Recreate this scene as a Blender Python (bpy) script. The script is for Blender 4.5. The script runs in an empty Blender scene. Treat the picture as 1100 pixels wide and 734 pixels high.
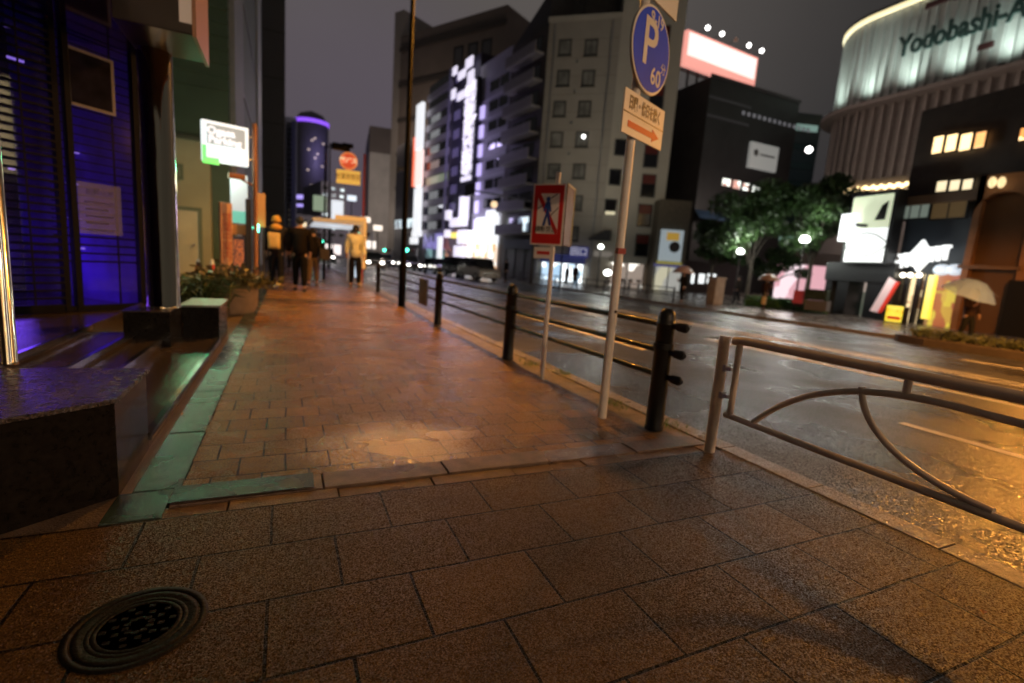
import bpy, bmesh, math, random
import numpy as np
from mathutils import Vector, Matrix
random.seed(7); rng = np.random.default_rng(7)
PI = math.pi
sc = bpy.context.scene
col = sc.collection
# ------------------------------------------------------------------ camera model
FP, PITCH, ROLL, YAW, CH = 530.0, 0.153948, 0.0724568, 0.435192, 1.08
_f0 = np.array([math.sin(YAW), math.cos(YAW), 0.]); _r = np.array([math.cos(YAW), -math.sin(YAW), 0.]); _u = np.array([0, 0, 1.])
_f2 = _f0*math.cos(PITCH)-_u*math.sin(PITCH); _u2 = _u*math.cos(PITCH)+_f0*math.sin(PITCH)
CR = _r*math.cos(ROLL)+_u2*math.sin(ROLL); CU = -_r*math.sin(ROLL)+_u2*math.cos(ROLL); CF = _f2
CC = np.array([0, 0, CH])
def ray(x, y): return CR*(x-550)/FP - CU*(y-367)/FP + CF
def G(x, y, z=0.0):
    d = ray(x, y); return CC+d*((z-CH)/d[2])
def AX(x, y, X): d = ray(x, y); return CC+d*(X/d[0])
def AY(x, y, Y): d = ray(x, y); return CC+d*(Y/d[1])
def D(x, y, dep): return CC+ray(x, y)*dep
def AP(x, y, px, py):
    d = ray(x, y); return CC+d*(math.hypot(px, py)/math.hypot(d[0], d[1]))
class Frame:
    """vertical working plane of a facade: local x runs along it, local y goes into the building"""
    def __init__(s, O, th):
        s.O = np.array([O[0], O[1], 0.]); s.t = math.radians(th)
        s.ex = np.array([math.cos(s.t), math.sin(s.t), 0]); s.ey = np.array([-math.sin(s.t), math.cos(s.t), 0])
    def S(s, x, y, d=0.0):
        r = ray(x, y); k = np.dot(s.O+s.ey*d-CC, s.ey)/np.dot(r, s.ey); P = CC+r*k
        return float(np.dot(P-s.O, s.ex)), float(P[2])
    def R(s, x0, y0, x1, y1, d=0.0):
        xm, ym = (x0+x1)/2, (y0+y1)/2
        a = s.S(x0, ym, d)[0]; b = s.S(x1, ym, d)[0]; t = s.S(xm, y0, d)[1]; u = s.S(xm, y1, d)[1]
        return a, b, u, t
# ------------------------------------------------------------------ materials
MATS = {}
def M(name, rgb=(.5, .5, .5), rough=.6, metal=0., emit=None, es=1., var=.0, vs=3., bump=0., bs=40., spec=.5, rvar=0., rs=1.5, trans=0., alpha=1., coat=0.):
    if name in MATS: return MATS[name]
    m = bpy.data.materials.new(name); m.use_nodes = True; n = m.node_tree.nodes; l = m.node_tree.links
    b = n['Principled BSDF']
    b.inputs['Base Color'].default_value = (*rgb, 1); b.inputs['Roughness'].default_value = rough
    b.inputs['Metallic'].default_value = metal; b.inputs['Specular IOR Level'].default_value = spec
    b.inputs['Coat Weight'].default_value = coat
    if trans: b.inputs['Transmission Weight'].default_value = trans
    if alpha < 1: b.inputs['Alpha'].default_value = alpha
    if emit: b.inputs['Emission Color'].default_value = (*emit, 1); b.inputs['Emission Strength'].default_value = es
    tc = None
    def co():
        nonlocal tc
        if not tc: tc = n.new('ShaderNodeTexCoord')
        return tc.outputs['Object']
    if var:
        t = n.new('ShaderNodeTexNoise'); t.inputs['Scale'].default_value = vs; t.inputs['Detail'].default_value = 6; l.new(co(), t.inputs['Vector'])
        r = n.new('ShaderNodeMapRange'); r.inputs['From Min'].default_value = .3; r.inputs['From Max'].default_value = .7
        r.inputs['To Min'].default_value = 1-var; r.inputs['To Max'].default_value = 1+var; l.new(t.outputs['Fac'], r.inputs['Value'])
        mx = n.new('ShaderNodeVectorMath'); mx.operation = 'SCALE'; mx.inputs[0].default_value = rgb; l.new(r.outputs[0], mx.inputs['Scale'])
        l.new(mx.outputs[0], b.inputs['Base Color'])
    if rvar:
        t = n.new('ShaderNodeTexNoise'); t.inputs['Scale'].default_value = rs; t.inputs['Detail'].default_value = 5; l.new(co(), t.inputs['Vector'])
        r = n.new('ShaderNodeMapRange'); r.inputs['From Min'].default_value = .35; r.inputs['From Max'].default_value = .65
        r.inputs['To Min'].default_value = max(.03, rough-rvar); r.inputs['To Max'].default_value = min(1, rough+rvar); l.new(t.outputs['Fac'], r.inputs['Value']); l.new(r.outputs[0], b.inputs['Roughness'])
    if bump:
        t = n.new('ShaderNodeTexNoise'); t.inputs['Scale'].default_value = bs; t.inputs['Detail'].default_value = 3; l.new(co(), t.inputs['Vector'])
        q = n.new('ShaderNodeBump'); q.inputs['Strength'].default_value = bump; q.inputs['Distance'].default_value = .01; l.new(t.outputs['Fac'], q.inputs['Height']); l.new(q.outputs[0], b.inputs['Normal'])
    MATS[name] = m; return m
def E(name, rgb, s):
    s = s if s < 1.2 else (1.1+(s-1.2)*.03 if s < 9 else s*.45)
    return M(name, (.6, .6, .6), .5, emit=rgb, es=s)
def E2(name, rgb, s, rgb2, sc_=1.2, lo=.42, hi=.6):
    s = s*.75 if s > 1.2 else s*.8
    """an uneven lit interior seen through glass: bright and dim patches"""
    if name in MATS: return MATS[name]
    m = M(name, (.1, .1, .1), .3, emit=rgb, es=s); n = m.node_tree.nodes; l = m.node_tree.links; b = n['Principled BSDF']
    tc = n.new('ShaderNodeTexCoord'); mp = n.new('ShaderNodeMapping'); mp.inputs['Scale'].default_value = (1, 1, .6); l.new(tc.outputs['Object'], mp.inputs[0])
    t = n.new('ShaderNodeTexVoronoi'); t.distance = 'CHEBYCHEV'; t.inputs['Scale'].default_value = sc_; l.new(mp.outputs[0], t.inputs['Vector'])
    sp = n.new('ShaderNodeSeparateColor'); l.new(t.outputs['Color'], sp.inputs[0])
    r = n.new('ShaderNodeValToRGB'); r.color_ramp.elements[0].position = lo; r.color_ramp.elements[1].position = hi
    r.color_ramp.elements[0].color = (*rgb2, 1); r.color_ramp.elements[1].color = (*rgb, 1); l.new(sp.outputs[0], r.inputs[0])
    l.new(r.outputs[0], b.inputs['Emission Color']); return m
def facet_normal(m, sc_, k, prev=None):
    """tiny wet grains: every grain is a facet with its own tilt"""
    n = m.node_tree.nodes; l = m.node_tree.links; b = n['Principled BSDF']; tc = n.new('ShaderNodeTexCoord')
    v = n.new('ShaderNodeTexVoronoi'); v.inputs['Scale'].default_value = sc_; l.new(tc.outputs['Object'], v.inputs['Vector'])
    a = n.new('ShaderNodeVectorMath'); a.operation = 'SUBTRACT'; a.inputs[1].default_value = (.5, .5, .5); l.new(v.outputs['Color'], a.inputs[0])
    c = n.new('ShaderNodeVectorMath'); c.operation = 'SCALE'; c.inputs['Scale'].default_value = k; l.new(a.outputs[0], c.inputs[0])
    d = n.new('ShaderNodeVectorMath'); d.operation = 'ADD'; l.new(c.outputs[0], d.inputs[0])
    if prev is None:
        g = n.new('ShaderNodeNewGeometry'); l.new(g.outputs['Normal'], d.inputs[1])
    else: l.new(prev, d.inputs[1])
    e = n.new('ShaderNodeVectorMath'); e.operation = 'NORMALIZE'; l.new(d.outputs[0], e.inputs[0]); l.new(e.outputs[0], b.inputs['Normal']); return m
def paving(name, bw, rh, x0, y0, c1, c2, mortar, msz, rough, rv, gb, gs=260., offset=.5, dirt=.35, kf=.8, spec=.17, wet=None):
    m = bpy.data.materials.new(name); m.use_nodes = True; n = m.node_tree.nodes; l = m.node_tree.links; b = n['Principled BSDF']; b.inputs['Specular IOR Level'].default_value = .28
    tc = n.new('ShaderNodeTexCoord'); mp = n.new('ShaderNodeMapping'); mp.vector_type = 'POINT'
    mp.inputs['Location'].default_value = (-x0, -y0, 0); l.new(tc.outputs['Object'], mp.inputs[0])
    wn = n.new('ShaderNodeTexNoise'); wn.inputs['Scale'].default_value = 2.3; l.new(tc.outputs['Object'], wn.inputs['Vector'])
    ws = n.new('ShaderNodeVectorMath'); ws.operation = 'MULTIPLY_ADD'; ws.inputs[1].default_value = (.012, .012, 0); l.new(wn.outputs['Color'], ws.inputs[0]); l.new(mp.outputs[0], ws.inputs[2])
    k = n.new('ShaderNodeTexBrick'); k.offset = offset; k.inputs['Scale'].default_value = 1; k.inputs['Brick Width'].default_value = bw; k.inputs['Row Height'].default_value = rh
    k.inputs['Mortar Size'].default_value = msz; k.inputs['Mortar Smooth'].default_value = .3
    k.inputs['Color1'].default_value = (*c1, 1); k.inputs['Color2'].default_value = (*c2, 1); k.inputs['Mortar'].default_value = (*mortar, 1); l.new(ws.outputs[0], k.inputs['Vector'])
    t = n.new('ShaderNodeTexNoise'); t.inputs['Scale'].default_value = 1.1; t.inputs['Detail'].default_value = 8; t.inputs['Roughness'].default_value = .65; l.new(tc.outputs['Object'], t.inputs['Vector'])
    r = n.new('ShaderNodeMapRange'); r.inputs['From Min'].default_value = .3; r.inputs['From Max'].default_value = .7; r.inputs['To Min'].default_value = 1-dirt; r.inputs['To Max'].default_value = 1+dirt; l.new(t.outputs['Fac'], r.inputs['Value'])
    g = n.new('ShaderNodeTexNoise'); g.inputs['Scale'].default_value = gs; g.inputs['Detail'].default_value = 2; l.new(tc.outputs['Object'], g.inputs['Vector'])
    gr = n.new('ShaderNodeMapRange'); gr.inputs['From Min'].default_value = .35; gr.inputs['From Max'].default_value = .65; gr.inputs['To Min'].default_value = .45; gr.inputs['To Max'].default_value = 1.55; l.new(g.outputs['Fac'], gr.inputs['Value'])
    gv = n.new('ShaderNodeTexVoronoi'); gv.inputs['Scale'].default_value = 3.1; l.new(tc.outputs['Object'], gv.inputs['Vector'])
    gm = n.new('ShaderNodeMapRange'); gm.inputs['From Min'].default_value = .035; gm.inputs['From Max'].default_value = .05; gm.inputs['To Min'].default_value = .45; gm.inputs['To Max'].default_value = 1.; l.new(gv.outputs['Distance'], gm.inputs['Value'])
    m0 = n.new('ShaderNodeMath'); m0.operation = 'MULTIPLY'; l.new(r.outputs[0], m0.inputs[0]); l.new(gm.outputs[0], m0.inputs[1])
    mu = n.new('ShaderNodeMath'); mu.operation = 'MULTIPLY'; l.new(m0.outputs[0], mu.inputs[0]); l.new(gr.outputs[0], mu.inputs[1])
    v = n.new('ShaderNodeVectorMath'); v.operation = 'SCALE'; l.new(k.outputs['Color'], v.inputs[0]); l.new(mu.outputs[0], v.inputs['Scale']); l.new(v.outputs[0], b.inputs['Base Color'])
    t2 = n.new('ShaderNodeTexNoise'); t2.inputs['Scale'].default_value = 1.6; t2.inputs['Detail'].default_value = 2; l.new(tc.outputs['Object'], t2.inputs['Vector'])
    r2 = n.new('ShaderNodeMapRange'); r2.inputs['From Min'].default_value = .35; r2.inputs['From Max'].default_value = .65; r2.inputs['To Min'].default_value = rough-rv; r2.inputs['To Max'].default_value = rough+rv; l.new(t2.outputs['Fac'], r2.inputs['Value']); l.new(r2.outputs[0], b.inputs['Roughness'])
    js = n.new('ShaderNodeMapRange'); js.inputs['To Min'].default_value = spec; js.inputs['To Max'].default_value = .10; l.new(k.outputs['Fac'], js.inputs['Value']); sp_out = js.outputs[0]
    if wet:  # puts a highlight spot into the specular level
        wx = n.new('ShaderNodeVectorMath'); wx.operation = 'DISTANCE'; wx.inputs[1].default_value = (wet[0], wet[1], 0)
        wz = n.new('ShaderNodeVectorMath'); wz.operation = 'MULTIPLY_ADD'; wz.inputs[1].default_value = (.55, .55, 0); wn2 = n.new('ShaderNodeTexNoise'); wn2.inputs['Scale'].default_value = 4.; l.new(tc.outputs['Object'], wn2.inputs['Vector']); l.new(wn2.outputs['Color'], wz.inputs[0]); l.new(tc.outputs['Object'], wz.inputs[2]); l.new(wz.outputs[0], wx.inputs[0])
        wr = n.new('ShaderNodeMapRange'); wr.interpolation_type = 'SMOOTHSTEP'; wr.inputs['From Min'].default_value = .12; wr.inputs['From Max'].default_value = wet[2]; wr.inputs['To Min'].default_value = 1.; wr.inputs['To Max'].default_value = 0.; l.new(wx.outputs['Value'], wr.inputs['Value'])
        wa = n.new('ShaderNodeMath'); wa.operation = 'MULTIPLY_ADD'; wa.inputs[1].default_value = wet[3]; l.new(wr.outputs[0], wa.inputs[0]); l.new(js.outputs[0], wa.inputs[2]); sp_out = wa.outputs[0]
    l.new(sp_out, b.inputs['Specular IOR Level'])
    b1 = n.new('ShaderNodeBump'); b1.inputs['Strength'].default_value = .9; b1.inputs['Distance'].default_value = -.02; l.new(k.outputs['Fac'], b1.inputs['Height'])
    b2 = n.new('ShaderNodeBump'); b2.inputs['Strength'].default_value = gb; b2.inputs['Distance'].default_value = .004; l.new(g.outputs['Fac'], b2.inputs['Height']); l.new(b1.outputs[0], b2.inputs['Normal'])
    return facet_normal(m, gs, kf if gs > 100 else .25, b2.outputs[0])
# ------------------------------------------------------------------ mesh builder
class MB:
    def __init__(s): s.v = []; s.f = []; s.sm = []
    def _add(s, vs, fs, smooth=False):
        o = len(s.v); s.v += [tuple(map(float, p)) for p in vs]; s.f += [tuple(i+o for i in f) for f in fs]; s.sm += [smooth]*len(fs); return s
    def box(s, x0, x1, y0, y1, z0, z1):
        return s._add([(x0, y0, z0), (x1, y0, z0), (x1, y1, z0), (x0, y1, z0), (x0, y0, z1), (x1, y0, z1), (x1, y1, z1), (x0, y1, z1)],
                      [(0, 3, 2, 1), (4, 5, 6, 7), (0, 1, 5, 4), (1, 2, 6, 5), (2, 3, 7, 6), (3, 0, 4, 7)])
    def prism(s, poly, z0, z1):
        n = len(poly); a = sum(poly[i][0]*poly[(i+1) % n][1]-poly[(i+1) % n][0]*poly[i][1] for i in range(n))
        if a < 0: poly = poly[::-1]
        return s._add([(p[0], p[1], z0) for p in poly]+[(p[0], p[1], z1) for p in poly], [tuple(range(n))[::-1], tuple(range(n, 2*n))]+[(i, (i+1) % n, n+(i+1) % n, n+i) for i in range(n)])
    def slab(s, poly, y0, y1):
        """polygon in local x,z given thickness in y"""
        n = len(poly); a = sum(poly[i][0]*poly[(i+1) % n][1]-poly[(i+1) % n][0]*poly[i][1] for i in range(n))
        if a < 0: poly = poly[::-1]
        return s._add([(p[0], y0, p[1]) for p in poly]+[(p[0], y1, p[1]) for p in poly], [tuple(range(n)), tuple(range(n, 2*n))[::-1]]+[((i+1) % n, i, n+i, n+(i+1) % n) for i in range(n)])
    def tube(s, pts, r, seg=12, cap=True):
        pts = [Vector(p) for p in pts]; rs = r if isinstance(r, (list, tuple)) else [r]*len(pts); vs = []; fs = []; up = None
        for i, p in enumerate(pts):
            t = (pts[min(i+1, len(pts)-1)]-pts[max(i-1, 0)]).normalized()
            if up is None: up = t.orthogonal().normalized()
            a = (up-t*up.dot(t)).normalized(); up = a; b = t.cross(a)
            for k in range(seg): q = 2*PI*k/seg; vs.append(p+(a*math.cos(q)+b*math.sin(q))*rs[i])
        for i in range(len(pts)-1):
            for k in range(seg): k2 = (k+1) % seg; fs.append((i*seg+k, i*seg+k2, (i+1)*seg+k2, (i+1)*seg+k))
        s._add(vs, fs, True)
        if cap: s._add(vs[:seg], [tuple(range(seg))[::-1]]); s._add(vs[-seg:], [tuple(range(seg))])
        return s
    def lathe(s, prof, c=(0, 0, 0), seg=24, smooth=True):
        vs = []; fs = []
        for r, z in prof:
            for k in range(seg): q = 2*PI*k/seg; vs.append((c[0]+r*math.cos(q), c[1]+r*math.sin(q), c[2]+z))
        for i in range(len(prof)-1):
            for k in range(seg): k2 = (k+1) % seg; fs.append((i*seg+k, i*seg+k2, (i+1)*seg+k2, (i+1)*seg+k))
        s._add(vs, fs, smooth)
        if prof[0][0] > .001: s._add(vs[:seg], [tuple(range(seg))[::-1]])
        if prof[-1][0] > .001: s._add(vs[-seg:], [tuple(range(seg))])
        return s
    def ball(s, c, rx, ry=None, rz=None, seg=14, rings=9):
        ry = ry or rx; rz = rz or rx; vs = []; fs = []
        for i in range(rings+1):
            a = PI*i/rings-PI/2
            for k in range(seg): q = 2*PI*k/seg; vs.append((c[0]+rx*math.cos(a)*math.cos(q), c[1]+ry*math.cos(a)*math.sin(q), c[2]+rz*math.sin(a)))
        for i in range(rings):
            for k in range(seg): k2 = (k+1) % seg; fs.append((i*seg+k, i*seg+k2, (i+1)*seg+k2, (i+1)*seg+k))
        return s._add(vs, fs, True)
    def build(s, name, mat, parent=None, bevel=0., loc=None):
        me = bpy.data.meshes.new(name); me.from_pydata(s.v, [], s.f); me.polygons.foreach_set('use_smooth', s.sm); me.validate(); me.materials.append(mat)
        if bevel:
            bm = bmesh.new(); bm.from_mesh(me); bmesh.ops.remove_doubles(bm, verts=bm.verts, dist=1e-5)
            ed = [e for e in bm.edges if len(e.link_faces) == 2 and e.calc_face_angle(0) > .6]
            bmesh.ops.bevel(bm, geom=ed, offset=bevel, segments=2, affect='EDGES', profile=.6); bm.to_mesh(me); bm.free()
        o = bpy.data.objects.new(name, me); col.objects.link(o)
        if parent is not None: o.parent = parent
        if loc is not None: o.location = loc
        return o
def tag(o, label=None, cat=None, group=None, kind=None):
    if label: o['label'] = label
    if cat: o['category'] = cat
    if group: o['group'] = group
    if kind: o['kind'] = kind
    return o
def thing(name, label, cat, loc=(0, 0, 0), rz=0., group=None):
    o = bpy.data.objects.new(name, None); o.empty_display_size = .2; col.objects.link(o); o.location = tuple(map(float, loc)); o.rotation_euler = (0, 0, rz)
    return tag(o, label, cat, group)
def struct(name, mb, mat, bevel=0.):
    return tag(mb.build(name, mat, None, bevel), kind='structure')
def copy_tree(o, parent=None):
    c = o.copy(); col.objects.link(c); c.parent = parent
    for ch in list(o.children): copy_tree(ch, c)
    return c
_ctr = 0
def text(name, body, size, mat, parent, loc, rot=(PI/2, 0, 0), ext=.004, sx=1., align='CENTER', bold=0., vertical=False):
    if vertical: body = '\n'.join(body)
    cu = bpy.data.curves.new('tmp', 'FONT'); cu.body = body; cu.size = size; cu.align_x = align; cu.align_y = 'CENTER'; cu.extrude = ext; cu.offset = bold; cu.resolution_u = 3
    if vertical: cu.space_line = .85
    t = bpy.data.objects.new('tmp', cu); col.objects.link(t); bpy.context.view_layer.update()
    dg = bpy.context.evaluated_depsgraph_get(); me = bpy.data.meshes.new_from_object(t.evaluated_get(dg)); bpy.data.objects.remove(t); bpy.data.curves.remove(cu)
    me.materials.clear(); me.materials.append(mat); me.name = name
    o = bpy.data.objects.new(name, me); col.objects.link(o); o.parent = parent; o.location = loc; o.rotation_euler = rot; o.scale = (sx, 1, 1); return o
def lamp(name, parent, loc, rgb, power, kind='POINT', size=.15, rot=(0, 0, 0), sy=None, spot=None, blend=.4):
    k_ = .62 if rgb[2] < .2 and rgb[0] == 1 else (1.0 if name in ('violet_light', 'uplight_beam') else .15)
    L = bpy.data.lights.new(name, kind); L.color = rgb; L.energy = power*k_
    if kind == 'AREA':
        L.size = size
        if sy: L.shape = 'RECTANGLE'; L.size_y = sy
    else: L.shadow_soft_size = size
    if kind == 'SPOT': L.spot_size = spot or 2.4; L.spot_blend = blend
    o = bpy.data.objects.new(name, L); col.objects.link(o); o.location = tuple(map(float, loc)); o.rotation_euler = rot
    if parent is not None: o.parent = parent
    return o
ORANGE = (1, .39, .045); COOL = (.8, .92, 1.)
# ------------------------------------------------------------------ world, camera
w = bpy.data.worlds.new('World'); sc.world = w; w.use_nodes = True; n = w.node_tree.nodes; l = w.node_tree.links
for x in list(n): n.remove(x)
out = n.new('ShaderNodeOutputWorld'); sky = n.new('ShaderNodeTexSky'); sky.sky_type = 'NISHITA'; sky.sun_disc = False; sky.sun_elevation = math.radians(-6); sky.sun_rotation = math.radians(200)
bg1 = n.new('ShaderNodeBackground'); bg1.inputs[1].default_value = .012; l.new(sky.outputs[0], bg1.inputs[0])
tc = n.new('ShaderNodeTexCoord'); sep = n.new('ShaderNodeSeparateXYZ'); l.new(tc.outputs['Generated'], sep.inputs[0])
rp = n.new('ShaderNodeValToRGB'); l.new(sep.outputs['Z'], rp.inputs[0]); e = rp.color_ramp.elements
e[0].position = 0.; e[0].color = (.038, .034, .042, 1); e[1].position = .75; e[1].color = (.038, .036, .033, 1)
x = e.new(.22); x.color = (.039, .036, .036, 1)
dt = n.new('ShaderNodeVectorMath'); dt.operation = 'DOT_PRODUCT'; dt.inputs[1].default_value = (.12, .96, .20); l.new(tc.outputs['Generated'], dt.inputs[0])
mr = n.new('ShaderNodeMapRange'); mr.inputs['From Min'].default_value = .93; mr.inputs['From Max'].default_value = 1.0; mr.interpolation_type = 'SMOOTHSTEP'; l.new(dt.outputs['Value'], mr.inputs['Value'])
gl = n.new('ShaderNodeVectorMath'); gl.operation = 'SCALE'; gl.inputs[0].default_value = (.008, .002, .026); l.new(mr.outputs[0], gl.inputs['Scale'])
ns = n.new('ShaderNodeTexNoise'); ns.inputs['Scale'].default_value = 1.8; ns.inputs['Detail'].default_value = 4; l.new(tc.outputs['Generated'], ns.inputs['Vector'])
nr = n.new('ShaderNodeMapRange'); nr.inputs['To Min'].default_value = .55; nr.inputs['To Max'].default_value = 1.45; l.new(ns.outputs['Fac'], nr.inputs['Value'])
m1 = n.new('ShaderNodeVectorMath'); m1.operation = 'SCALE'; l.new(rp.outputs[0], m1.inputs[0]); l.new(nr.outputs[0], m1.inputs['Scale'])
ad = n.new('ShaderNodeVectorMath'); ad.operation = 'ADD'; l.new(m1.outputs[0], ad.inputs[0]); l.new(gl.outputs[0], ad.inputs[1])
dt2 = n.new('ShaderNodeVectorMath'); dt2.operation = 'DOT_PRODUCT'; dt2.inputs[1].default_value = (.20, .86, .47); l.new(tc.outputs['Generated'], dt2.inputs[0])
mr2 = n.new('ShaderNodeMapRange'); mr2.inputs['From Min'].default_value = .72; mr2.inputs['From Max'].default_value = 1.0; mr2.interpolation_type = 'SMOOTHSTEP'; l.new(dt2.outputs['Value'], mr2.inputs['Value'])
gl2 = n.new('ShaderNodeVectorMath'); gl2.operation = 'SCALE'; gl2.inputs[0].default_value = (.052, .044, .040); l.new(mr2.outputs[0], gl2.inputs['Scale'])
ad2 = n.new('ShaderNodeVectorMath'); ad2.operation = 'ADD'; l.new(ad.outputs[0], ad2.inputs[0]); l.new(gl2.outputs[0], ad2.inputs[1])
bg2 = n.new('ShaderNodeBackground'); l.new(ad2.outputs[0], bg2.inputs[0]); bg2.inputs[1].default_value = 1.0
sh = n.new('ShaderNodeAddShader'); l.new(bg1.outputs[0], sh.inputs[0]); l.new(bg2.outputs[0], sh.inputs[1]); l.new(sh.outputs[0], out.inputs[0])
cam = bpy.data.cameras.new('camera'); co = bpy.data.objects.new('camera', cam); col.objects.link(co); sc.camera = co
cam.sensor_width = 36; cam.lens = FP/1100*36; cam.clip_end = 3000; cam.clip_start = .05
cam.dof.use_dof = True; cam.dof.focus_distance = 1.75; cam.dof.aperture_fstop = 1.35; cam.dof.aperture_blades = 0
co.matrix_world = Matrix(((CR[0], CU[0], -CF[0], 0), (CR[1], CU[1], -CF[1], 0), (CR[2], CU[2], -CF[2], CH), (0, 0, 0, 1)))
sc.view_settings.view_transform = 'Standard'; sc.view_settings.look = 'None'; sc.view_settings.gamma = 1; sc.view_settings.exposure = 0
sc.render.engine = 'CYCLES'; sc.cycles.use_denoising = True; sc.cycles.denoising_prefilter = 'ACCURATE'; sc.cycles.max_bounces = 6; sc.cycles.diffuse_bounces = 2; sc.cycles.glossy_bounces = 4; sc.cycles.sample_clamp_indirect = 3; sc.cycles.use_light_tree = True
sc.cycles.caustics_reflective = False; sc.cycles.caustics_refractive = False
# ------------------------------------------------------------------ common materials
steel_black = M('black_painted_steel', (.010, .010, .010), .38, 0, spec=.3, coat=.1, rvar=.1, rs=20, bump=.15, bs=60)
cream_steel = M('cream_painted_steel', (.52, .43, .36), .38, 0, var=.14, vs=14, bump=.1, bs=120, coat=.3)
white_steel = M('white_painted_pole', (.75, .72, .70), .4, 0, var=.08, vs=9, bump=.05, bs=80)
chrome = M('polished_chrome', (.85, .72, .52), .1, 1.)  # gold tint stands in for orange lamplight reflected in the chrome
_n = chrome.node_tree.nodes; _l = chrome.node_tree.links; _tc = _n.new('ShaderNodeTexCoord'); _mp = _n.new('ShaderNodeMapping'); _mp.inputs['Scale'].default_value = (14, 14, 1.6)
_t = _n.new('ShaderNodeTexNoise'); _t.inputs['Scale'].default_value = 1; _t.inputs['Detail'].default_value = 3; _b = _n.new('ShaderNodeBump'); _b.inputs['Strength'].default_value = .5; _b.inputs['Distance'].default_value = .006
_l.new(_tc.outputs['Object'], _mp.inputs[0]); _l.new(_mp.outputs[0], _t.inputs['Vector']); _l.new(_t.outputs['Fac'], _b.inputs['Height']); _l.new(_b.outputs[0], _n['Principled BSDF'].inputs['Normal'])
dark_glass = M('dark_glass', (.012, .013, .016), .08, 0, spec=.8)
alu = M('brushed_aluminium', (.45, .45, .45), .35, 1.)
dark_metal = M('dark_metal', (.03, .03, .032), .4, .6)
galv = M('galvanised_steel', (.35, .36, .37), .45, .8, var=.1)
leaf_dark = M('shrub_leaf', (.05, .09, .03), .5, var=.4, vs=6)
# ------------------------------------------------------------------ ground
asphalt = M('wet_asphalt', (.035, .034, .036), .30, var=.3, vs=2.0, rvar=.13, rs=.7)
n = asphalt.node_tree.nodes; l = asphalt.node_tree.links; b = n['Principled BSDF']; tcx = [q for q in n if q.type == 'TEX_COORD'][0]
t = n.new('ShaderNodeTexNoise'); t.inputs['Scale'].default_value = 95; t.inputs['Detail'].default_value = 3; l.new(tcx.outputs['Object'], t.inputs['Vector'])
q = n.new('ShaderNodeBump'); q.inputs['Strength'].default_value = .6; q.inputs['Distance'].default_value = .004; l.new(t.outputs['Fac'], q.inputs['Height'])
t2 = n.new('ShaderNodeTexNoise'); t2.inputs['Scale'].default_value = 3.; t2.inputs['Detail'].default_value = 3; l.new(tcx.outputs['Object'], t2.inputs['Vector'])
q2 = n.new('ShaderNodeBump'); q2.inputs['Strength'].default_value = .4; q2.inputs['Distance'].default_value = .03; l.new(t2.outputs['Fac'], q2.inputs['Height']); l.new(q2.outputs[0], q.inputs['Normal'])
facet_normal(asphalt, 150, .6, q.outputs[0])
slab_m = paving('wet_slab_paving', .443, .314, -.045, -.96, (.050, .028, .009), (.084, .048, .016), (.004, .003, .002), .0055, .34, .05, .6, 230.)
brick_m = paving('wet_brick_paving', .21, .215, .11, 2.54, (.16, .085, .026), (.225, .122, .04), (.025, .014, .008), .0052, .27, .05, .6, 170., dirt=.4, kf=.6, wet=(.84, 3.0, .56, 2.6))  # last argument boosts specular in one spot, placing the lamp's golden highlight
far_pave = paving('far_pavement', .6, .6, 0, 0, (.13, .11, .10), (.17, .145, .13), (.03, .03, .03), .012, .26, .08, .4, 60.)
XC = 2.56; YB = 2.45
ground = MB().box(-900, 900, -300, 1500, -1.2, -.75)
struct('ground', ground, M('city_ground', (.05, .05, .05), .8, var=.2, vs=.05))
struct('pavement', MB().box(-60, XC, -14, 2.18, -.7, 0), slab_m)
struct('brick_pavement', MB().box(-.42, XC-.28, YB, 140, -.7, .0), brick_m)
# road slopes gently down towards the far kerb
ROAD0, ROAD1 = -.10, -.45; XF = 18.5
def rz(X): return ROAD0+(ROAD1-ROAD0)*(X-2.7)/(XF-2.7)
road = MB(); road._add([(2.71, -14, ROAD0), (XF, -14, ROAD1), (XF, 600, ROAD1), (2.71, 600, ROAD0), (2.71, -14, -.74), (XF, -14, -.74), (XF, 600, -.74), (2.71, 600, -.74)],
                       [(0, 1, 2, 3), (4, 7, 6, 5), (0, 4, 5, 1), (1, 5, 6, 2), (2, 6, 7, 3), (3, 7, 4, 0)])
struct('road', road, asphalt)
kerb_m = M('granite_kerb', (.22, .19, .16), .35, var=.3, vs=30, rvar=.1, rs=6, bump=.5, bs=150)
facet_normal(kerb_m, 260, .7)
k = MB(); y = -14.0
while y < 60: k.box(XC+.004, XC+.148, y+.003, y+.597, -.72, .004); y += .6
k.box(XC+.004, XC+.148, 60.01, 600, -.72, .004)
struct('kerb', k, kerb_m, .006)
k = MB(); y = -14.0
while y < 60: k.box(XF+.004, XF+.16, y+.003, y+.997, -.72, -.325); y += 1
k.box(XF+.004, XF+.16, 60.01, 600, -.72, -.325)
struct('far_kerb', k, kerb_m)
struct('far_pavement', MB().box(XF+.165, 260, -60, 600, -.72, -.33), far_pave)
# strip of planting soil with kerb stones between brick pavement and kerb
struct('verge', MB().box(XC-.27, XC-.002, YB, 600, -.7, -.004), M('verge_paving', (.16, .12, .09), .4, var=.5, vs=9, bump=.8, bs=90, rvar=.1))
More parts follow.
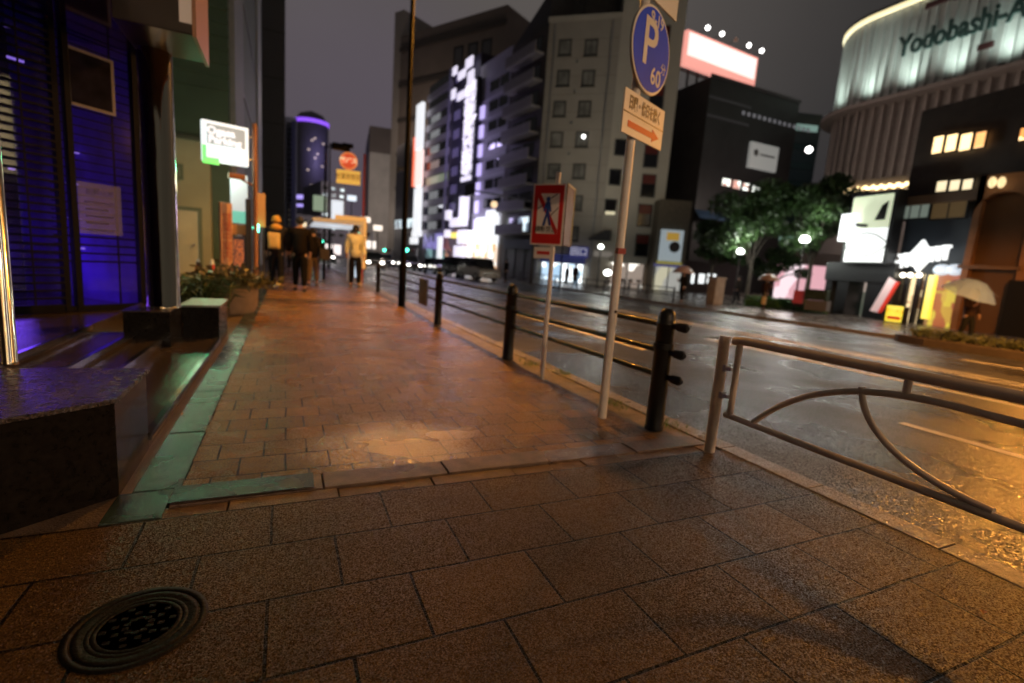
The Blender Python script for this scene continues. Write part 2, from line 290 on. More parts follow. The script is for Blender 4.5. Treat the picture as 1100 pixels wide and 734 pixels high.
# band stones across the pavement and along the building
band_m = M('smooth_granite_band', (.016, .032, .028), .2, var=.8, vs=3.0, rvar=.13, rs=4, bump=.25, bs=200)
band = MB(); x = -.44
i = 0
while x < XC-.05:
    x1 = min(x+.60, XC-.02); band.box(x+.003, x1-.003, 2.285, YB-.003, -.7, .002+.003*(i % 3)); x = x1; i += 1
x = -.66; i = 0
while x < XC-.05:
    x1 = min(x+.44, XC-.02); band.box(x+.003, x1-.003, 2.184, 2.281, -.7, -.006+.004*(i % 2)); x = x1; i += 1
_y = G(360, 324)[1]; struct('cross_strip', MB().box(-.42, XC-.29, _y-.12, _y+.12, -.1, .003), M('dark_strip', (.02, .018, .015), .6, .3))  # dark band laid across the brick pavement
# reuse the paving material for the cross band, except the polished piece by the building
struct('paving_band', band, M('band_stone', (.12, .075, .05), .33, var=.4, vs=14, bump=.7, bs=170, rvar=.1), .004)
edge = MB(); edge.box(-.645, -.446, 2.19, YB-.004, -.7, .002); y = YB; i = 0
while y < 40:
    L = .9 if i % 2 else .75; edge.box(-.60+.0, -.423, y+.004, y+L-.004, -.7, .002+.003*((i*7) % 3)); y += L; i += 1
struct('edging_strip', edge, band_m, .004)
struct('side_path', MB().box(-60, -.604, 2.184, 140, -.7, -.012), M('dark_side_paving', (.10, .075, .06), .4, var=.4, vs=6, bump=.7, bs=90, rvar=.12))
g = MB(); g.prism([(-.44, 2.29), (.12, 2.29), (.12, 2.445), (-.44, 2.445)], .0105, .0125)
struct('polished_band_stone', g, band_m)
# road markings, 4 mm over the road
mk = M('worn_road_paint', (.75, .72, .68), .4, var=.35, vs=8, bump=.3, bs=90)
def line(x0, x1, y0, y1):
    v = [(x0, y0, rz(x0)+.004), (x1, y0, rz(x1)+.004), (x1, y1, rz(x1)+.004), (x0, y1, rz(x0)+.004)]; return v, [(0, 1, 2, 3)]
mkb = MB()
for y0 in range(-6, 200, 9): mkb._add(*line(5.35, 5.47, y0+3.4, y0+8.6))
for y0 in range(-12, 200, 10): mkb._add(*line(8.35, 8.50, y0+4, y0+10))
mkb._add(*line(11.2, 11.35, -14, 220)); mkb._add(*line(10.8, 10.95, -14, 220))
for y0 in range(-12, 200, 10): mkb._add(*line(14.4, 14.55, y0+2, y0+8))
mkb._add(*line(17.7, 17.85, -14, 220))
struct('road_markings', mkb, mk)
# gutter patch
# ------------------------------------------------------------------ manhole cover
mc = thing('manhole_cover', 'round cast iron manhole cover set in the wet slabs at the near left', 'manhole cover', (-.378, 1.545, 0))
iron = M('cast_iron', (.005, .0035, .0025), .5, 0, var=.3, vs=30, bump=.3, bs=90, spec=.15)
MB().lathe([(.168, -.02), (.168, .003), (.150, .003), (.148, -.001)], seg=48).build('frame_ring', iron, mc)
r_ = MB().lathe([(.145, -.02), (.145, .002), (.138, .0035), (.130, .0035), (.126, .002), (.0, .002)], seg=48); r_.build('lid', iron, mc)
r_ = MB()
for rr in (.112, .098): r_.lathe([(rr-.006, .002), (rr-.003, .0033), (rr+.003, .0033), (rr+.006, .002)], seg=48)
for k_ in range(10):
    a = k_*PI/5
    for rr in (.03, .055, .08): r_.box(rr*math.cos(a+rr*9)-.007, rr*math.cos(a+rr*9)+.009, rr*math.sin(a+rr*9)-.006, rr*math.sin(a+rr*9)+.005, .001, .0045)
r_.build('relief_pattern', iron, mc)
# fallen leaves
lf = M('fallen_leaf', (.35, .16, .05), .5, var=.3)
for i, (px, py, r, lab) in enumerate(((1056, 662, .5, 'small orange fallen leaf lying on the slabs near the right kerb'), (195, 447, 1.2, 'brown fallen leaf at the foot of the black steps'), (604, 452, 2., 'pale scrap of leaf on the bricks beside the tall sign pole'))):
    p = G(px, py, .0); L = .03
    o = MB()._add([(0, 0, .004), (L*.4, L*.35, .010), (L, 0, .006), (L*.4, -L*.35, .012), (L*.5, 0, .003)], [(0, 1, 4), (1, 2, 4), (2, 3, 4), (3, 0, 4)]).build('fallen_leaf', lf)
    o.location = p+np.array([0, 0, .003]); o.rotation_euler = (0, 0, r); tag(o, lab, 'leaf')
# ------------------------------------------------------------------ bollard fence along the kerb
BX = 2.36; BY = [2.64, 5.12, 8.05, 11.6, 15.0]
def bollard_mb():
    return MB().lathe([(.066, -.02), (.066, .02), (.062, .03), (.060, .74), (.066, .745), (.066, .765), (.060, .77), (.060, .80), (.054, .83), (.038, .852), (.018, .862), (0, .864)], seg=28)
bl = ['black domed bollard nearest the camera, beside the white railing post', 'black bollard in the middle of the fence, left of the red sign post', 'third black bollard along the kerb, with a plate on its far rail', 'black bollard just behind the street lamp pole', 'farthest black bollard of the kerb fence, past the lamp pole']
bx = [BX+.03, BX-.02, BX-.03, BX+.12, BX+.12]
proto = None
for i, y in enumerate(BY):
    if proto is None:
        proto = thing('bollard', bl[0], 'bollard', (bx[0], y, 0), 0, 'black bollards along the kerb'); bollard_mb().build('post', steel_black, proto)
        MB().lathe([(.070, .58), (.070, .62)], seg=24).build('collar', steel_black, proto)
    else:
        o = copy_tree(proto); o.location = (bx[i], y, 0); o['label'] = bl[i]
rl = ['black triple rail between the nearest two bollards, behind both sign posts', 'black triple rail between the second and third bollards', 'black triple rail with a small metal plate, beside the lamp pole', 'farthest black triple rail beyond the lamp pole']
for i in range(4):
    a = Vector((bx[i]+.02, BY[i], 0)); b_ = Vector((bx[i+1]+.02, BY[i+1], 0)); t = thing('fence_rail', rl[i], 'fence rail', a, 0, 'black rails between the bollards')
    d = b_-a; u = d.normalized()
    for z in (.745, .56, .385):
        MB().tube([u*(-.16 if i == 0 else .0)+Vector((0, 0, z)), d+Vector((0, 0, z))], .021, 12).build('rail', steel_black, t)
        if i == 0: MB().tube([u*-.10+Vector((0, 0, z)), u*-.165+Vector((0, 0, z)), u*-.185+Vector((0, 0, z))], [.03, .033, .016], 12).build('end_cap', steel_black, t)
    if i == 2:
        MB().box(-.03, -.01, .75, 1.35, .22, .70).build('plate', M('weathered_plate', (.12, .11, .09), .5, .3, var=.3), t)
# ------------------------------------------------------------------ near guard railing
gr = thing('guard_railing', 'cream tubular guard railing with curved bars at the right edge', 'railing', (2.45, 2.18, 0))
def gp(Y, Z): return (0, Y-2.18, Z)
MB().tube([gp(2.18, -.03), gp(2.18, .745)], .032, 20).build('post', cream_steel, gr, 0)
MB().tube([gp(-.95, -.03), gp(-.95, .745)], .032, 20).build('post', cream_steel, gr, 0)
MB().tube([gp(2.11, .725), gp(2.02, .735), gp(1.5, .735), gp(.6, .735), gp(-.8, .735)], .0245, 20).build('top_rail', cream_steel, gr)
MB().tube([gp(2.10, .27), gp(1.4, .265), gp(.4, .265), gp(-.8, .265)], .018, 16).build('bottom_rail', cream_steel, gr)
MB().tube([gp(2.065, .26), gp(2.065, .74)], .018, 14).build('side_bar', cream_steel, gr)
def bez(p, n_=22):
    P = [Vector(q) for q in p]; r = []
    for i in range(n_+1):
        t = i/n_; r.append(P[0]*(1-t)**3+P[1]*3*t*(1-t)**2+P[2]*3*t*t*(1-t)+P[3]*t**3)
    return r
MB().tube(bez([gp(1.90, .285), gp(1.62, .60), gp(1.30, .655), gp(.95, .645)])+bez([gp(.95, .645), gp(.6, .635), gp(.1, .63), gp(-.35, .285)])[1:], .016, 12).build('curved_bar', cream_steel, gr)
MB().tube(bez([gp(1.36, .635), gp(1.34, .44), gp(1.12, .305), gp(.82, .285)]), .015, 12).build('curved_bar', cream_steel, gr)
MB().tube([gp(1.18, .65), gp(1.18, .735)], .016, 10).build('spacer', cream_steel, gr)
for z in (.55, .38): MB().box(-.012, .012, -.085, -.02, z-.012, z+.012).box(-.02, .02, -.05, -.03, z-.02, z+.02).build('hinge_bolt', galv, gr)
# ------------------------------------------------------------------ tall parking sign pole
PP = np.array([2.155, 2.94])
pk = thing('parking_sign_pole', 'tall white pole carrying the round blue P sign and arrow plates', 'sign post', (PP[0], PP[1], 0))
MB().tube([(0, 0, -.03), (0, 0, 3.6)], .0305, 18).build('pole', white_steel, pk)
MB().box(-.033, .033, -.033, .002, 1.21, 1.25).build('sticker', M('red_sticker', (.4, .06, .04), .5), pk)
MB().ball((0, -.032, .80), .012, .006, .012).build('clamp_bolt', dark_metal, pk)
blue = M('sign_blue', (.004, .07, .85), .6, spec=.2, var=.1); sgwhite = M('sign_white', (.78, .76, .72), .5, spec=.3, var=.06); red = M('sign_red', (.55, .025, .02), .5, spec=.3, var=.08); blackp = M('sign_black', (.02, .02, .02), .4)
def disc(mb, cx_, cz, r, y0, y1, seg=40): mb.slab([(cx_+r*math.cos(2*PI*i/seg), cz+r*math.sin(2*PI*i/seg)) for i in range(seg)], y0, y1)
fr = Frame(PP, 24)
def sign_holder(z, th=24, parent=pk, y=-.045):
    o = bpy.data.objects.new('sign_panel', None); return o
def panel_empty(fr_th): return math.radians(fr_th)
sx0, sx1, sz0, sz1 = fr.R(671, 4, 713, 105)
zc = (sz0+sz1)/2; scx = (sx0+sx1)/2
def rotmesh(mb, th):
    c, s = math.cos(math.radians(th)), math.sin(math.radians(th)); mb.v = [(x*c-y*s, x*s+y*c, z) for x, y, z in mb.v]; return mb
def sub(th, x, y, z):
    c, s = math.cos(math.radians(th)), math.sin(math.radians(th)); return (x*c-y*s, x*s+y*c, z)
R_ = (sz1-sz0)/2
mb = MB(); disc(mb, scx, zc, R_, -.045, -.032); P1 = rotmesh(mb, 24).build('sign_disc', M('sign_back', (.5, .5, .5), .35, .8), pk)
mb = MB(); disc(mb, scx, zc, R_*.985, -.049, -.045); rotmesh(mb, 24).build('white_rim', sgwhite, P1)
mb = MB(); disc(mb, scx, zc, R_*.93, -.052, -.049); rotmesh(mb, 24).build('blue_face', blue, P1)
rot = (PI/2, 0, math.radians(24))
text('letter', 'P', R_*1.5, sgwhite, P1, sub(24, scx-.04, -.054, zc+.02), rot, .001, bold=.004)
text('hours', '9-19', R_*.38, sgwhite, P1, sub(24, scx+.03, -.054, zc+R_*.70), rot, .001, bold=.002)
text('minutes', '60', R_*.55, sgwhite, P1, sub(24, scx+R_*.30, -.054, zc-R_*.55), rot, .001, bold=.002)
text('minute_mark', '分', R_*.28, sgwhite, P1, sub(24, scx+R_*.66, -.054, zc-R_*.25), rot, .001)
def plate(z0, z1, x0, x1, arrow=True, txt=None):
    mb = MB().box(x0, x1, -.046, -.034, z0, z1); p = rotmesh(mb, 24).build('plate', sgwhite, pk, .002)
    h = z1-z0; wd = x1-x0
    if txt: text('lettering', txt, h*.34, blackp, p, sub(24, (x0+x1)/2, -.048, z0+h*.72), rot, .001, sx=.62, bold=.003)
    mb = MB().box(x0, x1, -.049, -.046, z0+h*.475, z0+h*.50) if txt else MB().box(x0, x0+.001, -.0465, -.046, z0, z0+.001)
    if txt: rotmesh(mb, 24).build('divider', blackp, p)
    zz = z0+h*(.25 if txt else .5); a = h*.055*1.3
    mb = MB().slab([(x0+wd*.12, zz-a), (x0+wd*.72, zz-a), (x0+wd*.72, zz-2.1*a), (x0+wd*.9, zz), (x0+wd*.72, zz+2.1*a), (x0+wd*.72, zz+a), (x0+wd*.12, zz+a)], -.049, -.046)
    rotmesh(mb, 24).build('arrow', red, p); return p
a0, a1, b0, b1 = fr.R(662, 108, 707, 152)
plate(b0-.01, b1+.01, a0, a1, txt='日曜・休日を除く')
plate(zc+R_+.03, zc+R_+.33, a0+.02, a1+.02)
# ------------------------------------------------------------------ red pedestrian sign post
RP = np.array([2.29, 4.17]); th = -52
rp_ = thing('crossing_sign_post', 'thin white post with square red no-crossing sign and small red bar plate', 'sign post', (RP[0], RP[1], 0))
MB().tube([(0, 0, -.03), (0, 0, 1.95)], .022, 16).build('pole', white_steel, rp_)
fr2 = Frame(RP, th)
a0, a1, b0, b1 = fr2.R(573, 198, 607.5, 264); 
print('redsign', a0, a1, b0, b1)
mb = MB().box(a0, a1, -.035, -.026, b0, b1); sp = rotmesh(mb, th).build('sign_panel', sgwhite, rp_, .003)
W, Hh = a1-a0, b1-b0; rotm = (PI/2, 0, math.radians(th))
def rr(x0, x1, z0, z1, y0, y1, mat, nm, par): return rotmesh(MB().box(x0, x1, y0, y1, z0, z1), th).build(nm, mat, par)
rr(a0+.015, a1-.015, b0+.015, b1-.015, -.037, -.035, red, 'red_border', sp)
i0, i1, j0, j1 = a0+W*.17, a1-W*.17, b0+Hh*.19, b1-Hh*.16
rr(i0, i1, j0, j1, -.039, -.037, sgwhite, 'white_field', sp)
def SX(u): return i0+(i1-i0)*u
def SZ(v): return j0+(j1-j0)*v
rotmesh(MB().slab([(SX(0), SZ(1)), (SX(.12), SZ(1)), (SX(1), SZ(.1)), (SX(1), SZ(0)), (SX(.9), SZ(0)), (SX(0), SZ(.9))], -.0405, -.039), th).build('diagonal_bar', red, sp)
fig = MB(); disc(fig, SX(.5), SZ(.86), .022, -.043, -.041, 16)
fig.slab([(SX(.40), SZ(.80)), (SX(.60), SZ(.80)), (SX(.68), SZ(.55)), (SX(.60), SZ(.54)), (SX(.57), SZ(.66)), (SX(.58), SZ(.5)), (SX(.70), SZ(.22)), (SX(.60), SZ(.20)), (SX(.49), SZ(.45)), (SX(.40), SZ(.20)), (SX(.28), SZ(.20)), (SX(.42), SZ(.5)), (SX(.42), SZ(.66)), (SX(.36), SZ(.55)), (SX(.28), SZ(.56))], -.043, -.041)
rotmesh(fig, th).build('walking_figure', M('figure_blue', (.02, .07, .30), .4), sp)
ln = MB()
for (u0, v0, u1, v1) in ((.0, .62, .28, .74), (.62, .90, .9, 1.0), (.62, .45, .98, .66)):
    ln.slab([(SX(u0), SZ(v0)), (SX(u1), SZ(v1)), (SX(u1), SZ(v1-.025)), (SX(u0), SZ(v0-.025))], -.0425, -.0405)
rotmesh(ln, th).build('crossing_lines', blackp, sp)
text('lettering', '横断禁止', Hh*.11, blackp, sp, sub(th, (i0+i1)/2-.01, -.041, SZ(.10)), rotm, .001, sx=.9)
a2, a3, b2, b3 = fr2.R(575, 266, 596, 278)
p = rr(a2, a3, b2, b3, -.034, -.026, sgwhite, 'small_plate', rp_); rr(a2+W*.1, a3-W*.12, (b2+b3)/2-.015, (b2+b3)/2+.015, -.036, -.034, red, 'red_bar', p)
# the second sign behind, seen from its back edge
bk = rotmesh(MB().box(.004, W, -.01, .0, b0+.01, b1), 47); ox, oy = sub(th, a1, -.03, 0)[:2]; bk.v = [(x+ox, y+oy, z) for x, y, z in bk.v]
bk.build('rear_sign', M('brown_sign_back', (.07, .03, .01), .5, .2, var=.4, vs=6), rp_, .002)
bk = rotmesh(MB().box(.0, W+.008, -.016, -.0105, b1-.012, b1+.004).box(W-.006, W+.008, -.016, -.0105, b0+.01, b1-.0125), 47); bk.v = [(x+ox, y+oy, z) for x, y, z in bk.v]; bk.build('rear_rim', M('yellowish_rim', (.5, .42, .15), .4), rp_)
# ------------------------------------------------------------------ street lamps
def sodium_lamp(x, y, h, ax, ay, label, power, r=.07, name='street_lamp', group=None, color=ORANGE, cone=2.6, blend=.9):
    t = thing(name, label, 'street lamp', (x, y, rz(x) if 2.7 < x < XF else (-.33 if x > XF else 0)), 0, group)
    L = math.hypot(ax, ay); ux, uy = ax/L, ay/L
    MB().tube([(0, 0, -.03), (0, 0, .9), (0, 0, .95), (0, 0, h)], [r*1.15, r*1.15, r*.85, r*.6], 16).build('pole', M('dark_brown_pole', (.005, .0045, .004), .7, 0, var=.3, spec=.06), t)
    MB().tube([(0, 0, h-.15), (ax*.4, ay*.4, h+.02), (ax, ay, h+.03)], r*.4, 10).build('arm', MATS['dark_brown_pole'], t)
    hd = MB().box(-.14, .14, -.32, .32, -.02, .10).build('lamp_head', MATS['dark_brown_pole'], t, .03); hd.location = (ax, ay, h+.02); hd.rotation_euler = (0, 0, math.atan2(uy, ux)-PI/2)
    g_ = MB().box(-.11, .11, -.26, .26, -.05, -.021).build('lens', E('sodium_lens_'+name, color, 30), hd)
    if power: lamp('bulb', t, (ax, ay, h-.12), color, power, 'SPOT', .12, (0, 0, 0), spot=cone, blend=blend)
    for bx0, bx1, by0, by1 in ((-.14, -.12, -.32, .32), (.12, .14, -.32, .32), (-.12, .12, -.32, -.30), (-.12, .12, .30, .32)): MB().box(bx0, bx1, by0, by1, -.13, -.0205).build('shade_lip', MATS['dark_brown_pole'], hd)
    return t
sodium_lamp(2.33, 10.95, 7.25, 1.3, -.1, 'tall dark street lamp pole rising beside the kerb fence', 5900)
t = thing('cable_clamp', 'small metal clamp bracket on the tall lamp pole', 'bracket', (2.33, 10.95, 2.9)); MB().box(-.16, -.06, -.05, .05, -.03, .05).box(-.20, -.17, -.03, .03, -.08, .08).build('clamp', dark_metal, t)
sodium_lamp(1.35, 20.8, 5.05, .55, .1, 'dark street lamp with short arm beside the bus shelter', 350, .05)
sodium_lamp(2.4, 33, 7.5, 1.0, 0, 'distant street lamp beyond the bus shelter', 300, .06)
sodium_lamp(17.6, 3.2, 5.4, -1.8, .2, 'street lamp over the road by the planted island at the right edge', 6000, .08, cone=3.05, blend=.15, color=(1, .38, .055))
sodium_lamp(2.4, -13, 6.5, .9, 0, 'unseen lamp added behind the viewpoint for frontal light and reflections', 17500, .07, color=(1, .60, .32), cone=3.0, blend=.2)  # unseen lamp, added to light sign fronts and show in the chrome
_q = D(599, 300, 36); _t = sodium_lamp(_q[0]+.3, _q[1]+.2, 5.0, -.5, -.3, 'added floodlight post hidden behind the red sign to brighten the white building', 0, .06, name='street_lamp', color=ORANGE)  # light post added out of sight to brighten the white building
_f = lamp('hidden_fill_light', _t, (-.5, -.3, 5.4), (1, .88, .70), 9000, 'SPOT', .15, spot=1.5, blend=.9); _f.rotation_euler = (Vector((31, 41, 17))-Vector((_q[0], _q[1], 5))).to_track_quat('-Z', 'Y').to_euler()
# ------------------------------------------------------------------ unseen buildings and light boxes added behind the camera for reflections
litb = E2('added_lit_window', (1, .75, .45), 1.2, (.12, .08, .05), .8)
for nm_, x0, x1, y0, y1, h_, lab, face in (('added_brick_block', -14, -3.4, -22, -3.2, 24, 'dark brick office block added unseen behind the viewpoint, near side', 1), ('added_tiled_block', 27, 40, -40, -4, 28, 'tall tiled office block added unseen across the road behind the viewpoint', -1), ('added_street_end_block', -12, 40, -75, -60, 30, 'long apartment block added unseen to close the street behind the viewpoint', 0)):  # added out of view to block sky and be reflected
    t = thing(nm_, lab, 'building'); MB().box(x0, x1, y0, y1, -.5, h_).build('wall', M('dull_tile_wall', (.12, .09, .07), .7, var=.15), t)
    for k in range(7):
        for j in range(6):
            if face == 0:
                xx = x0+3+j*8; MB().box(xx, xx+3, y1+.002, y1+.05, 2+k*3.8, 3.9+k*3.8).build('window', litb if (j+k*3) % 4 == 0 else dark_glass, t)
            else:
                xx = x1 if face == 1 else x0; yy = y0+1+j*(y1-y0-2)/6; MB().box(xx+.002*face if face == 1 else xx-.05, xx+.05 if face == 1 else xx-.002, yy, yy+1.8, 2+k*3.2, 3.8+k*3.2).build('window', litb if (j*5+k*3) % 5 == 0 else dark_glass, t)
for i_, (xs, ys, zs, w_s, h_s, c_s, lab) in enumerate(((26.8, -7, 4, 1.6, 7, (1, .75, .4), 'tall warm glow box added on the unseen tiled block for reflections'), (26.8, -16, 3, 5, 2.2, (1, .5, .15), 'wide orange glow box added on the unseen tiled block for reflections'), (26.8, -28, 6, 2, 9, (.9, .9, 1), 'cool white glow box added on the unseen tiled block for reflections'), (26.8, -36, 3, 6, 3, (1, .8, .5), 'broad warm glow box added on the unseen tiled block for reflections'))):  # unseen glowing boxes, added so shiny surfaces have something to reflect
    t = thing('added_facade_glow', lab, 'sign', (xs, ys, 0)); MB().box(-.3, 0, 0, w_s, zs, zs+h_s).build('light_box', E('rear_box_%d' % i_, c_s, 12), t); MB().box(.002, .1, -.1, w_s+.1, zs-.1, zs+h_s+.1).build('back_plate', dark_metal, t)
for i_, (xs, zs, w_s, h_s, c_s, lab) in enumerate(((-3.5, 1, 1.2, 20, (1, .62, .25), 'slim amber glow box added unseen at the left of the street end behind'), (1.5, 1, 3.5, 2.5, (1, .7, .35), 'low amber glow box added unseen behind the viewpoint'), (3, 4, 1.2, 16, (1, .9, .7), 'slim cream glow box added unseen high on the street end block'), (7, 14, 2.2, 2.2, (1, .6, .2), 'square orange glow box added unseen high on the street end block'), (10, 1, 5, 3.2, (.95, .95, 1), 'wide white glow box added unseen low at the street end behind'), (13, 2, 1.2, 18, (1, .75, .4), 'tall amber glow box added unseen in the middle of the street end block'), (18, .5, 1.4, 9, (1, .55, .15), 'orange glow box added unseen at the street end behind the viewpoint'), (22, 3, 1., 20, (.8, .8, 1), 'tall bluish glow box added unseen at the right of the street end block'))):  # unseen glow boxes, added as streaks for the chrome column to mirror
    t = thing('added_end_glow', lab, 'sign', (xs, -60, 0)); MB().box(0, w_s, .05, .4, zs, zs+h_s).build('light_box', E('end_box_%d' % i_, c_s, 14), t); MB().box(-.1, w_s+.1, .002, .045, zs-.1, zs+h_s+.1).build('back_plate', dark_metal, t)
for i_, (ys, zs, w_s, h_s, c_s, lab) in enumerate(((-6, 2.6, 1.2, 4.5, (1, .6, .22), 'slim amber glow box added on the unseen brick block for reflections'), (-12, 1, 3, 2, (1, .85, .6), 'cream glow box added on the unseen brick block for reflections'))):  # unseen glow boxes, added for the column's left edge to mirror
    t = thing('added_office_glow', lab, 'sign', (-3.4, ys, 0)); MB().box(.05, .35, 0, w_s, zs, zs+h_s).build('light_box', E('off_box_%d' % i_, c_s, 4), t); MB().box(.002, .045, -.1, w_s+.1, zs-.1, zs+h_s+.1).build('back_plate', dark_metal, t)
# ------------------------------------------------------------------ left building entrance
poly_black = M('polished_black_granite', (.008, .007, .0065), .2, var=.5, vs=40, rvar=.06, rs=8, coat=.08, spec=.15)
rough_gran = M('rough_granite_top', (.06, .05, .05), .22, var=.9, vs=70, bump=1., bs=70, rvar=.12, rs=20)
for n_ in rough_gran.node_tree.nodes:
    if n_.type == 'BUMP': n_.inputs['Distance'].default_value = .03
stair_m = M('wet_granite_tread', (.045, .035, .032), .20, var=.4, vs=25, bump=.25, bs=60, rvar=.08)
az_b = 52; ux, uy = math.sin(math.radians(az_b)), math.cos(math.radians(az_b))
nb = thing('granite_plinth', 'low black granite plinth with a rough wet top at the near left corner', 'plinth')
def ext(p, d): return (p[0]-ux*d, p[1]-uy*d)
c0 = (-.645, 2.46)
polyA = [c0, (-.655, 3.02), (-3.2, 3.25), (ext(c0, 2.6)[0]-.6, ext(c0, 2.6)[1]), ext(c0, 2.6)]
MB().prism(polyA, -.05, .40).build('block', poly_black, nb, .004)
polyT = [(c0[0]+.012, c0[1]-.015), (-.64, 3.03), (-3.2, 3.26), (polyA[3][0], polyA[3][1]-.02), (polyA[4][0]+.01, polyA[4][1]-.02)]
MB().prism(polyT, .4005, .42).build('top_slab', rough_gran, nb, .003)
fb = thing('granite_planter_block', 'low black granite block at the far end of the steps', 'block')
MB().box(-.99, -.655, 6.12, 6.9, -.05, .40).build('block', poly_black, fb, .004); MB().box(-1.02, -.64, 6.10, 6.92, .4005, .42).build('top_slab', M('pale_rough_top', (.16, .17, .16), .3, var=.6, vs=60, bump=.8, bs=70), fb, .003)
fb2 = thing('pillar_plinth', 'small black granite plinth under the big chrome column', 'plinth')
MB().box(-1.36, -.995, 5.55, 6.2, -.05, .40).build('block', poly_black, fb2, .004); MB().box(-1.37, -.994, 5.53, 6.2, .4005, .415).build('top_slab', stair_m, fb2, .003)
stt = thing('entrance_steps', 'dark wet granite steps with metal edges up to the glass entrance', 'steps')
edge_m = M('metal_nosing', (.55, .55, .58), .18, 1., rvar=.08)
for i, (X, z, y0, y1) in enumerate(((-.645, .07, 2.75, 6.11), (-1.06, .15, 3.05, 6.0), (-1.28, .215, 3.05, 5.54), (-1.58, .28, 3.1, 6.9))):
    XL = -7.0
    mb = MB().box(XL, X-.012, y0 if i else 3.03, y1 if X > -1 else (5.54 if i < 3 else 9.5), -.06+i*.001, z); mb.build('step', stair_m, stt, .004)
    MB().box(X-.032, X+.002, y0+.28*(i == 0), y1 if X > -1 else 5.54, z-.04, z+.003).build('nosing', edge_m, stt)
# glass wall
FG = Frame((-1.44, 6.95), 90-46); FZ = .285
gw = thing('glass_shopfront', 'dark glass shopfront glowing violet behind black frames', 'shopfront', (-1.44, 6.95, 0), math.radians(90-46))
glass_v = M('violet_tinted_glass', (.03, .02, .09), .06, alpha=.28, spec=.9)
framem = M('black_frame', (.006, .006, .008), .6, 0, spec=.12)
Wd = 4.6
MB().box(-Wd, -.0, 0, .012, FZ+.05, 3.9).build('glass_pane', glass_v, gw)
GX = [FG.S(x_, 220)[0] for x_ in (149, 79, 66)]; Wg = GX[2]-.03
for s_ in (-.0, GX[0], GX[1], GX[2], Wg-1.1, -Wd): MB().box(s_-.03, s_+.02, -.03, .04, FZ, 3.9).build('mullion', framem, gw)
MB().box(-Wd, .02, -.02, .03, FZ, FZ+.06).build('bottom_rail', framem, gw)
MB().box(-Wd, .02, -.02, .03, 3.3, 3.36).build('top_rail', framem, gw)
# roller grille on the left half
g_ = MB(); z = FZ+.06
while z < 3.2: g_.box(-Wd, Wg, -.03, -.012, z, z+.022); z += .075
for k in range(5): g_.box(Wg-.3*k-.25, Wg-.3*k-.235, -.035, -.031, FZ+.06, 3.25)
g_.build('roller_grille', framem, gw)
l2 = MB(); z = FZ+.5
while z < 3.0: l2.box(Wg, -.02, .10, .11, z, z+.012 if z > 1.1 else z+.02); z += .085
l2.box(-.25, -.235, .1, .112, FZ, 3.2).box(-.62, -.60, .1, .112, FZ, 1.3); l2.build('louvre', framem, gw)
# notices on the glass
nt = thing('dark_notice_board', 'dark framed poster high on the violet glass', 'poster', (-1.44, 6.95, 0), math.radians(90-46))
a0, a1, b0, b1 = FG.R(71, 57, 122, 118); MB().box(a0, a1, -.012, -.004, b0, b1).build('poster_frame', M('poster_frame_grey', (.16, .15, .2), .4), nt)
MB().box(a0+.03, a1-.03, -.015, -.012, b0+.03, b1-.03).build('poster_sheet', M('poster_dark', (.012, .01, .02), .8, var=.8, vs=5, spec=.1), nt)
nt = thing('paper_notice', 'pale printed notice taped low on the violet glass', 'notice', (-1.44, 6.95, 0), math.radians(90-46))
a0, a1, b0, b1 = FG.R(84, 198, 130, 252); MB().box(a0, a1, -.008, -.004, b0, b1).build('sheet', M('notice_paper', (.3, .28, .4), .7, var=.1, alpha=.35), nt)
text('heading', 'お知らせ', (b1-b0)*.13, M('notice_ink', (.05, .05, .15), .6), nt, ((a0+a1)/2, -.011, b1-.09), ext=.0005)
lnm = MB()
for i in range(5): lnm.box(a0+.06, a1-.08-.05*(i % 2), -.0105, -.008, b1-.2-i*.07, b1-.185-i*.07)
lnm.build('text_lines', MATS['notice_ink'], nt)
# interior behind glass
it = thing('shop_interior', 'violet lit room with slatted partition behind the glass shopfront', 'room', (-1.44, 6.95, 0), math.radians(90-46))
MB().box(-Wd-.5, .3, 2.6, 2.7, FZ, 3.9).build('back_wall', M('violet_wall', (.12, .05, .5), .6, var=.7, vs=1.3), it)
MB().box(-Wd-.5, .3, .05, 2.7, FZ-.02, FZ+.004).build('floor', M('interior_floor', (.05, .04, .07), .15), it)
MB().box(.02, .1, .0, 2.7, FZ, 3.9).build('side_wall', MATS['violet_wall'], it)
MB().box(-Wd-.5, .1, .02, 2.7, 3.9, 4.0).build('ceiling', M('interior_ceiling', (.06, .04, .2), .5), it)
ms = MB()
for s_ in (-.55, -.95, -1.35, -1.7, -2.0, -2.9, -3.6): ms.box(s_-.06, s_+.06, 1.4, 1.5, FZ, 3.4)
for z in (.6, .7, .8, .9, 1.0, 1.2, 2.0, 2.5): ms.box(-4.2, -.1, 1.42, 1.48, z, z+.02)
ms.build('partition', M('interior_dark', (.02, .02, .03), .4), it)
for (x_, y_, wd) in ((88, 268, .26), (74, 236, .14), (72, 198, .12), (72, 163, .2), (60, 180, .05), (128, 186, .10), (8, 62, .14), (128, 268, .06), (10, 182, .05), (152, 268, .04)):
    s_, z = FG.S(x_, y_, 1.2); MB().box(s_, s_+wd, 1.2, 1.22, z, z+.022).build('light_tube', E('violet_tube', (.35, .2, 1.), 5), it)
s_, z = FG.S(97, 145, 1.0); MB().box(s_, s_+.04, 1.0, 1.02, z, z+.03).build('standby_light', E('red_standby', (1, .02, .02), 1.5), it)
lamp('violet_light', it, (-.75, 1.3, .8), (.17, .06, 1.), 24, 'POINT', .25)
lamp('violet_light', it, (-1.9, 1.4, 1.1), (.17, .06, 1.), 28, 'POINT', .3)
